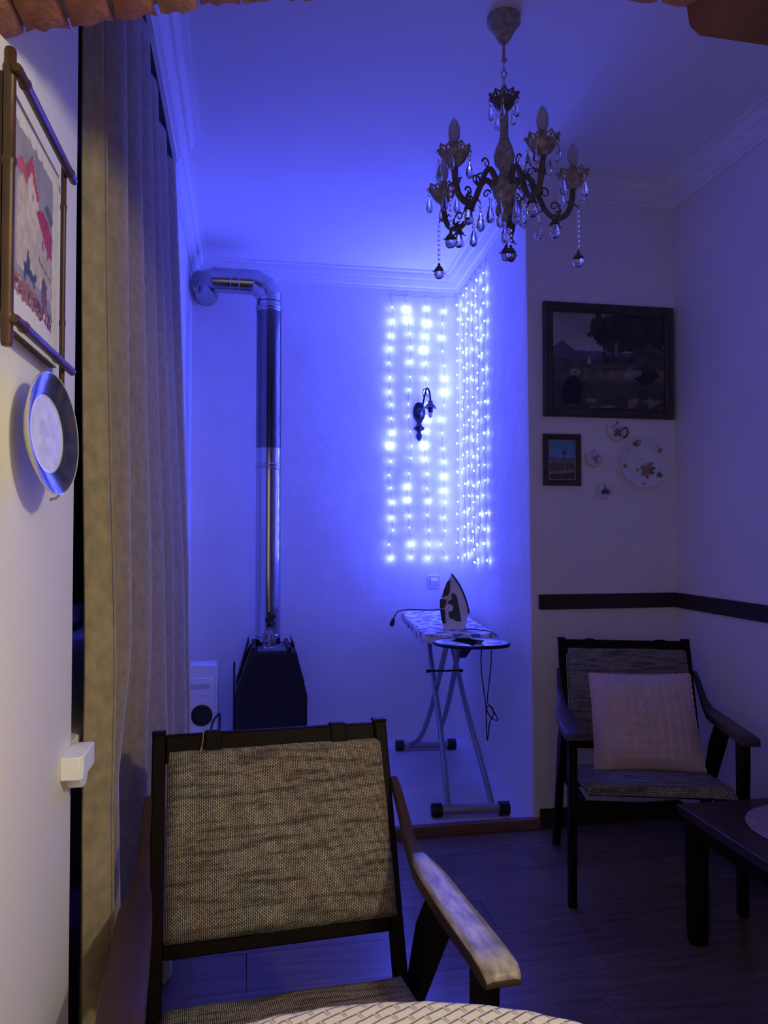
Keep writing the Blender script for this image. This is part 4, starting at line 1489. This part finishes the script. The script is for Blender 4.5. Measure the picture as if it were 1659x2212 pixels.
# floral plate
fp = thing('floral_plate', 'large white scalloped plate with painted flower sprays', 'plate', (1.716, YF, 1.44))
prof = [(r, 0.014 if r < 0.60 else 0.014 + 0.014 * ((r - .60) / .40) ** 0.8) for r in [i / 44 for i in range(1, 45)]]
mb, RR, AA = plate_mesh((1.716, YF - .002, 1.556), 0.113, 0.03, (0, -1, 0.02), (0, 0, 1), prof + [(1.0, 0.022), (0.66, 0.002)], 96, 10, 0.028)
o = obj('dish', mb, 'ceramic', fp, angle=60)
px_, pz_ = RR * np.cos(AA), RR * np.sin(AA)
c = np.tile(np.array((0.76, 0.74, 0.72)), (len(RR), 1))
n2 = vnoise(px_ * .5 + 3, pz_ * .5 + 3, 40, 41)
for (fx, fz, fr, colr) in ((0.10, -0.32, .20, (.38, .17, .09)), (0.24, -0.16, .13, (.42, .2, .1)), (-0.08, -0.22, .07, (.22, .17, .09)), (0.34, -0.40, .10, (.17, .13, .07)),
                           (0.42, -0.22, .07, (.10, .09, .06)), (-0.04, -0.46, .08, (.34, .19, .13)), (0.14, -0.56, .08, (.22, .19, .12)), (0.02, -.12, .06, (.36, .26, .2)),
                           (-0.26, -0.30, .06, (.3, .2, .14)), (0.34, -.05, .09, (.30, .24, .19)),
                           (-0.30, 0.72, .13, (.30, .19, .11)), (-0.40, 0.70, .07, (.17, .13, .08)), (-0.18, .80, .05, (.2, .15, .1)), (0.66, 0.46, .10, (.30, .20, .14)), (.56, .60, .05, (.4, .3, .22)),
                           (-0.80, -0.16, .08, (.27, .2, .15)), (0.62, -0.48, .10, (.19, .15, .10)), (-0.02, -0.84, .06, (.32, .25, .2)), (-.66, .5, .04, (.3, .25, .2)), (-.14, .12, .045, (.5, .42, .36))):
    m = ((px_ - fx) ** 2 + (pz_ - fz) ** 2) < (fr * (0.65 + 0.7 * n2)) ** 2
    c[m] = np.array(colr)
set_colors(o, c)

# three little teapot plaques
tea_out = [(-0.50, 0.25), (-0.42, 0.24), (-0.33, 0.02), (-0.26, 0.10), (-0.20, 0.24), (-0.10, 0.31), (-0.06, 0.36), (-0.02, 0.42), (0.03, 0.42), (0.06, 0.36), (0.10, 0.31), (0.20, 0.24), (0.27, 0.10), (0.29, -0.08),
           (0.24, -0.25), (0.14, -0.36), (0.0, -0.40), (-0.14, -0.36), (-0.24, -0.26), (-0.34, -0.20), (-0.42, -0.06), (-0.46, 0.12)]


def teapot(name_label, cx, cz, s, flip, deco, tilt, handle_mat):
    t = thing('teapot_plaque', name_label, 'plaque', (cx, YF, cz - 0.4 * s), group=None)
    R_ = lambda a, b: (cx + s * flip * (a * cos(tilt) - b * sin(tilt)), cz + s * (a * sin(tilt) + b * cos(tilt)))
    # domed face as concentric rings shrinking toward the centre
    mb = MB()
    dense = [Vector((a, b, 0)) for a, b in tea_out]
    dense = smooth_path(dense + [dense[0]], 3)[:-1]
    rings = [(1.0, 0.001), (1.0, 0.008), (0.95, 0.012), (0.85, 0.0150), (0.7, 0.0175), (0.5, 0.019), (0.3, 0.020), (0.12, 0.020)]
    UV = []
    for k, h in rings:
        for p in dense:
            a, b = p.x * k, p.y * k
            X, Zc = R_(a, b)
            mb.v.append(Vector((X, YF - h, Zc)))
            UV.append((a, b))
    n = len(dense)
    for i in range(len(rings) - 1):
        for k in range(n):
            k2 = (k + 1) % n
            mb.f.append((i * n + k, i * n + k2, (i + 1) * n + k2, (i + 1) * n + k))
    mb.f.append(tuple((len(rings) - 1) * n + k for k in range(n)))
    o = obj('pot_body', mb, 'ceramic', t, angle=70)
    UV = np.array(UV)
    c = np.tile(np.array((0.72, 0.68, 0.66)), (len(UV), 1))
    for fx, fz, fr, colr in deco:
        m = (UV[:, 0] - fx) ** 2 + (UV[:, 1] - fz) ** 2 < fr * fr
        c[m] = colr
    set_colors(o, c)
    hp_ = [R_(a, b) for a, b in ((0.25, 0.16), (0.36, 0.24), (0.47, 0.16), (0.48, 0.0), (0.40, -0.14), (0.27, -0.20))]
    obj('pot_handle', MB().tube(smooth_path([(a, YF - .008, b) for a, b in hp_], 5), 0.0045 * s / 0.11, 8), handle_mat, t)
    lid = [R_(a, b) for a, b in ((-0.20, 0.235), (-0.08, 0.275), (0.08, 0.275), (0.20, 0.235))]
    obj('lid_rim', MB().tube([(a, YF - .012, b) for a, b in lid], 0.0018, 6), handle_mat, t)
    kx, kz = R_(0.0, 0.42)
    obj('lid_knob', MB().sphere((kx, YF - .008, kz), 0.0055, 10, 6), handle_mat, t)
    return t


p1, p2, p3 = pY(1331, 935, YF), pY(1283, 992, YF), pY(1303, 1061, YF)
teapot('teapot plaque with brown flower and dark handle under the large painting', p1.x, p1.z, 0.104, 1,
       [(-.02, .02, .14, (.35, .17, .12)), (.06, -.08, .11, (.32, .14, .10)), (-.11, -.09, .09, (.20, .14, .08)), (.10, .08, .07, (.22, .13, .08))], -0.06, 'antique_dark')
teapot('pale pink-flowered teapot plaque beside the desert picture', p2.x, p2.z, 0.094, 1,
       [(-.05, -.02, .12, (.42, .24, .26)), (.08, .10, .09, (.40, .22, .25)), (.05, -.16, .10, (.38, .24, .26)), (-.14, .10, .06, (.45, .3, .3))], 0.0, 'ceramic_white')
teapot('teapot plaque with dark violet print, lowest of the three', p3.x, p3.z, 0.088, -1,
       [(.0, .0, .13, (.10, .07, .10)), (.12, -.06, .11, (.06, .05, .09)), (-.12, -.05, .11, (.08, .06, .10)), (.03, .15, .08, (.28, .2, .24))], 0.0, 'ceramic_white')


# ================================================================== ARMCHAIRS
def armchair(name, label, T, ang, arm_mats):
    """T: floor point under the top of the backrest; ang: turn about z. local +x lateral, local -y forward."""
    t = thing(name, label, 'armchair', (T[0], T[1], 0), ang)
    L = lambda x, f, z: (x, -f, z)
    W = dict(world=False)
    # back posts (rectangular, leaning)
    for s in (-1, 1):
        xo, xi = s * 0.257, s * 0.229
        pr = [(0.0, .815), (0.030, .818), (0.228, .300), (0.196, .296)]      # (forward, z)
        mb = MB().prism([(-f, z) for f, z in pr], 'x', min(xo, xi), max(xo, xi))
        post = obj('back_post', mb, 'dark_wood', t, bevel=0.004, **W)
        obj('post_cap', MB().prism([(-f, z) for f, z in [(-0.002, .812), (0.032, .816), (0.031, .822), (-0.001, .820)]], 'x', min(xo, xi) - .001, max(xo, xi) + .001), 'dark_wood', post, bevel=0.002, **W)
    top = obj('top_rail', MB().prism([(-f, z) for f, z in [(0.004, .812), (0.026, .814), (0.046, .758), (0.024, .756)]], 'x', -0.229, 0.229), 'dark_wood', t, bevel=0.004, **W)
    for xx in (-0.13, 0.145):
        obj('strap', MB().prism([(-f, z) for f, z in [(0.000, .808), (0.002, .816), (0.030, .819), (0.052, .756), (0.020, .752)]], 'x', xx - .018, xx + .018), 'dark_wood', top, bevel=0.003, **W)
    obj('lower_rail', MB().prism([(-f, z) for f, z in [(0.146, .442), (0.168, .445), (0.178, .418), (0.154, .415)]], 'x', -0.229, 0.229), 'dark_wood', t, bevel=0.004, **W)
    # upholstered back panel: rounded slab with woven cloth
    NU, NV = 30, 26
    u_ax = Vector((0, -0.142, -0.338))       # from top down, in local (x, -f, z)
    org = Vector((0.010, -0.030, 0.783))
    nrm_ = Vector((0, -0.92, 0.39)).normalized()

    def slab(org, u_ax, nrm_, hw, th, mat_, nm, crown=0.012):
        P = []
        UVs = []
        Lu = u_ax.length
        for j in range(NV + 1):
            v = j / NV
            rowp = []
            for i in range(NU + 1):
                uu = -1 + 2 * i / NU
                ex = max(0, (abs(uu) - 0.93) / 0.07)
                ey = max(0, (abs(2 * v - 1) - 0.94) / 0.06)
                edge = min(1, sqrt(ex * ex + ey * ey))
                h = th * sqrt(max(0, 1 - edge ** 2)) + crown * (1 - uu * uu) * (1 - (2 * v - 1) ** 2)
                h += 0.0015 * sin(uu * 7 + v * 4) 
                p = org + u_ax * v + Vector((hw * uu, 0, 0)) + nrm_ * h
                rowp.append(p)
                UVs.append((hw * uu, -Lu * v))
            P.append(rowp)
        mb = MB().grid(P)
        nb = len(mb.v)
        back = [[p_ for p_ in (org + u_ax * v + Vector((hw * uu, 0, 0)) - nrm_ * 0.010 for uu in (-.95, .95))] for v in (.05, .95)]
        mb.v += [back[0][0], back[0][1], back[1][1], back[1][0]]
        UVs += [(-hw - .04, .04), (hw + .04, .04), (hw + .04, -Lu - .04), (-hw - .04, -Lu - .04)]
        mb.f.append((nb, nb + 1, nb + 2, nb + 3))
        st_ = NU + 1
        topr = [i for i in range(NU + 1)]
        botr = [NV * st_ + i for i in range(NU + 1)]
        lef = [j * st_ for j in range(NV + 1)]
        rig = [j * st_ + NU for j in range(NV + 1)]
        mb.f += [tuple(topr + [nb + 1, nb]), tuple(botr + [nb + 2, nb + 3]), tuple(lef + [nb + 3, nb]), tuple(rig + [nb + 2, nb + 1])]
        o = obj(nm, mb, mat_, t, angle=70, **W)
        uvl = o.data.uv_layers.new(name='UVMap')
        vi = np.zeros(len(o.data.loops), dtype=np.int32)
        o.data.loops.foreach_get('vertex_index', vi)
        uvl.data.foreach_set('uv', np.array(UVs, dtype=np.float32)[vi].ravel())
        return o
    slab(org, u_ax, nrm_, 0.236, 0.024, 'tweed', 'back_cushion')
    # seat cushion, sloping back
    sorg = Vector((0, -0.265, 0.352))
    slab(sorg, Vector((0, -0.395, 0.052)), Vector((0, -0.12, 0.99)).normalized(), 0.236, 0.032, 'tweed', 'seat_cushion', crown=0.010)
    for s in (-1, 1):
        obj('seat_rail', MB().prism([(-.20, .322), (-.655, .378), (-.655, .342), (-.20, .288)], 'x', min(s * .231, s * .253), max(s * .231, s * .253)), 'dark_wood', t, bevel=0.004, **W)
    obj('front_rail', MB().box(-0.231, 0.231, -0.655, -0.632, 0.335, 0.375), 'dark_wood', t, bevel=0.003, **W)
    obj('rear_rail', MB().box(-0.231, 0.231, -0.262, -0.240, 0.296, 0.330), 'dark_wood', t, bevel=0.003, **W)
    # arms: wide flat paddle running into a slim upswept strip that meets the back post
    for s in (-1, 1):
        c = s * 0.280
        prof = []
        rows_ = []
        stations = [  # forward, z top, half width, thickness
            (0.078, .705, .008, .016), (0.105, .690, .009, .022), (0.150, .652, .010, .026), (0.200, .618, .012, .028), (0.245, .600, .016, .028), (0.275, .594, .024, .026),
            (0.330, .592, .029, .024), (0.420, .592, .031, .022), (0.520, .594, .032, .022), (0.610, .596, .032, .021), (0.648, .594, .032, .020), (0.662, .588, .030, .016), (0.668, .581, .028, .008)]
        cxo = {0: 0.262, 1: 0.263, 2: 0.265, 3: 0.264, 4: 0.267, 5: 0.270}
        for q, (f, z, hw, th) in enumerate(stations):
            cc = s * cxo.get(q, 0.272)
            rows_.append([L(cc - hw, f, z), L(cc - hw * .6, f, z + .002), L(cc + hw * .6, f, z + .002), L(cc + hw, f, z), L(cc + hw, f, z - th), L(cc - hw, f, z - th)])
        mb = MB().grid(rows_, closed_u=True)
        n = len(stations)
        mb.f += [(0, 1, 2, 3, 4, 5), tuple((n - 1) * 6 + k for k in range(6))]
        arm = obj('armrest', mb, 'brown_wood', t, bevel=0.003, angle=50, **W)
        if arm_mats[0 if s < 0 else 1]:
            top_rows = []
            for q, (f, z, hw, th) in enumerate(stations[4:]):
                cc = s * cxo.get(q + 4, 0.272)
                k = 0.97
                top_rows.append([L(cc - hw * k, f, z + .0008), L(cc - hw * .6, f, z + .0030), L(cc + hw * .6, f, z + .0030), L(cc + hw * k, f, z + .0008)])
            obj('worn_sheen_top', MB().grid(top_rows), arm_mats[0 if s < 0 else 1], arm, angle=60, solid=0.001, **W)  # thin skin carrying the painted-on sheen
        xa, xb = min(s * .258, s * .286), max(s * .258, s * .286)
        obj('leg', MB().prism([(-f, z) for f, z in [(0.548, .0), (0.588, .0), (0.612, .34), (0.624, .575), (0.556, .575), (0.556, .34)]], 'x', xa, xb), 'dark_wood', t, bevel=0.004, **W)
        obj('leg', MB().prism([(-f, z) for f, z in [(0.030, .0), (0.068, .0), (0.235, .30), (0.440, .572), (0.340, .574), (0.255, .47), (0.175, .29)]], 'x', xa, xb), 'dark_wood', t, bevel=0.004, **W)
    return t


c1 = armchair('armchair', 'dark-framed armchair with speckled tweed back and a worn armrest painted with pale sheen, facing the dining table', (0.062, 1.756), radians(4.2), (None, 'worn_sheen_wood'))
obj('loose_thread', MB().tube(smooth_path([Vector((-.150, -0.02, .823)), Vector((-.153, -0.045, .800)), Vector((-.160, -0.052, .778)), Vector((-.180, -0.055, .770))], 4), 0.0012, 5), 'antique', c1, world=False)
c2 = armchair('armchair', 'dark-framed armchair holding a cream cushion under the dado rail', (1.510, 2.915), radians(-17), (None, None))
c2.name = 'armchair.001'

# cushion on the far chair
pc = thing('cushion', 'cream waffle-textured cushion leaning on the armchair back', 'cushion', (1.432, 2.585, 0.386), radians(-12))


def cushion(hw, hh, th, NU=66, NV=54):
    front, back = [], []
    for j in range(NV + 1):
        v = -1 + 2 * j / NV
        fr, bk = [], []
        for i in range(NU + 1):
            u = -1 + 2 * i / NU
            k = max(0.0, (1 - u ** 6)) * max(0.0, (1 - v ** 6))
            puff = th * (0.18 + 0.82 * sqrt(max(0, (1 - u * u) * (1 - v * v)))) * k ** 0.35
            wa = 0.0060 * abs(sin(pi * i * 12 / NU)) ** .6 * abs(sin(pi * j * 11 / NV + .3)) ** .6 * k
            wr = 0.006 * sin(u * 3 + v * 6) * (1 - v) * .5
            pin = 1 - 0.035 * (1 - abs(u) ** 2) * (abs(v) ** 3)
            pin2 = 1 - 0.035 * (1 - abs(v) ** 2) * (abs(u) ** 3)
            x, z = u * hw * pin2 * (1 + 0.03 * (-v)), v * hh * pin
            fr.append((x, -(puff + wa + wr * k), z))
            bk.append((x, puff * 0.8, z))
        front.append(fr)
        back.append(bk)
    mb = MB().grid(front)
    mb.grid(back)
    return mb


mb = cushion(0.190, 0.176, 0.060)
tilt = Matrix.Rotation(radians(-20), 4, 'X')
for k, v in enumerate(mb.v):
    mb.v[k] = tilt @ v + Vector((0, 0.02, 0.170))
obj('cushion_cover', mb, 'pillow_cloth', pc, world=False, angle=80)
hemp = []
for u, v in [(-1 + 2 * i / 30, 1) for i in range(31)] + [(1, 1 - 2 * i / 30) for i in range(1, 31)] + [(1 - 2 * i / 30, -1) for i in range(1, 31)] + [(-1, -1 + 2 * i / 30) for i in range(1, 31)]:
    pin = 1 - 0.035 * (1 - abs(u) ** 2) * (abs(v) ** 3)
    pin2 = 1 - 0.035 * (1 - abs(v) ** 2) * (abs(u) ** 3)
    hemp.append(tilt @ Vector((u * .190 * pin2 * (1 + .03 * -v), 0, v * .176 * pin)) + Vector((0, .02, .170)))
obj('piping', MB().tube(hemp, [0.0064 if k % 2 else 0.0036 for k in range(len(hemp))], 6), 'pillow_cloth', pc, world=False)

# ================================================================== COFFEE TABLE
kt = thing('coffee_table', 'low dark wooden coffee table in front of the cushioned armchair', 'table', (1.58, 1.8, 0))
obj('tabletop', MB().prism([(1.315, 1.40), (1.85, 1.40), (1.85, 2.215), (1.325, 2.215)], 'z', 0.375, 0.405), 'brown_wood', kt, bevel=0.004)
obj('apron', MB().box(1.355, 1.82, 2.165, 2.185, 0.32, 0.375).box(1.355, 1.82, 1.43, 1.45, 0.32, 0.375).box(1.350, 1.370, 1.45, 2.165, 0.32, 0.375).box(1.80, 1.82, 1.45, 2.165, 0.32, 0.375),
    'dark_wood', kt, bevel=0.002)
for xx, yy in ((1.362, 2.165), (1.800, 2.165), (1.362, 1.45), (1.800, 1.45)):
    obj('leg', MB().lathe([(0.024, 0.0), (0.030, 0.012), (0.033, 0.10), (0.034, 0.375)], (xx, yy, 0), 18), 'dark_wood', kt)
dl = thing('doily', 'round dusky pink mat lying on the coffee table', 'mat', (1.625, 1.94, 0.405))
obj('doily_cloth', MB().lathe([(0.001, 0.4055), (0.205, 0.4055), (0.210, 0.407), (0.205, 0.4085), (0.001, 0.4085)], (1.625, 1.94, 0), 56, scallop=28, amp=0.006), 'doily', dl)

# ================================================================== DINING TABLE AND CLOTH
TX, TY, TA, TB, TH = 0.105, 0.562, 0.352, 0.272, 0.745
dt = thing('dining_table', 'small oval dining table hidden under the woven cloth', 'table', (TX, TY, 0))
ell = lambda k, n=64: [(TX + TA * k * cos(2 * pi * i / n), TY + TB * k * sin(2 * pi * i / n)) for i in range(n)]
obj('tabletop', MB().prism(ell(0.985), 'z', TH - .025, TH - .004), 'brown_wood', dt)
obj('pedestal', MB().lathe([(0.030, TH - .025), (0.035, 0.5), (0.045, 0.35), (0.030, 0.2), (0.040, 0.08), (0.16, 0.03), (0.18, 0.0)], (TX, TY, 0), 24), 'dark_wood', dt)
tcl = thing('tablecloth', 'cream basket-weave cloth spread over the oval dining table', 'tablecloth', (TX, TY, 0.5))
rows_ = []
for k, z in ((0.05, TH), (0.3, TH), (0.6, TH), (0.85, TH), (0.96, TH), (0.99, TH - .002), (1.004, TH - .008), (1.010, TH - .020), (1.012, TH - .07), (1.012, TH - .16)):
    n = 96
    rr = []
    for i in range(n):
        a = 2 * pi * i / n
        wv = 0.03 * max(0, TH - .02 - z) / .14 * cos(a * 14) * 0.6
        rr.append((TX + TA * (k + wv) * cos(a), TY + TB * (k + wv) * sin(a), z + 0.0008 * sin(a * 40)))
    rows_.append(rr)
mb = MB().grid(rows_, closed_u=True)
mb.f.append(tuple(range(96)))
obj('cloth', mb, 'tablecloth_weave', tcl, angle=60, solid=0.002)
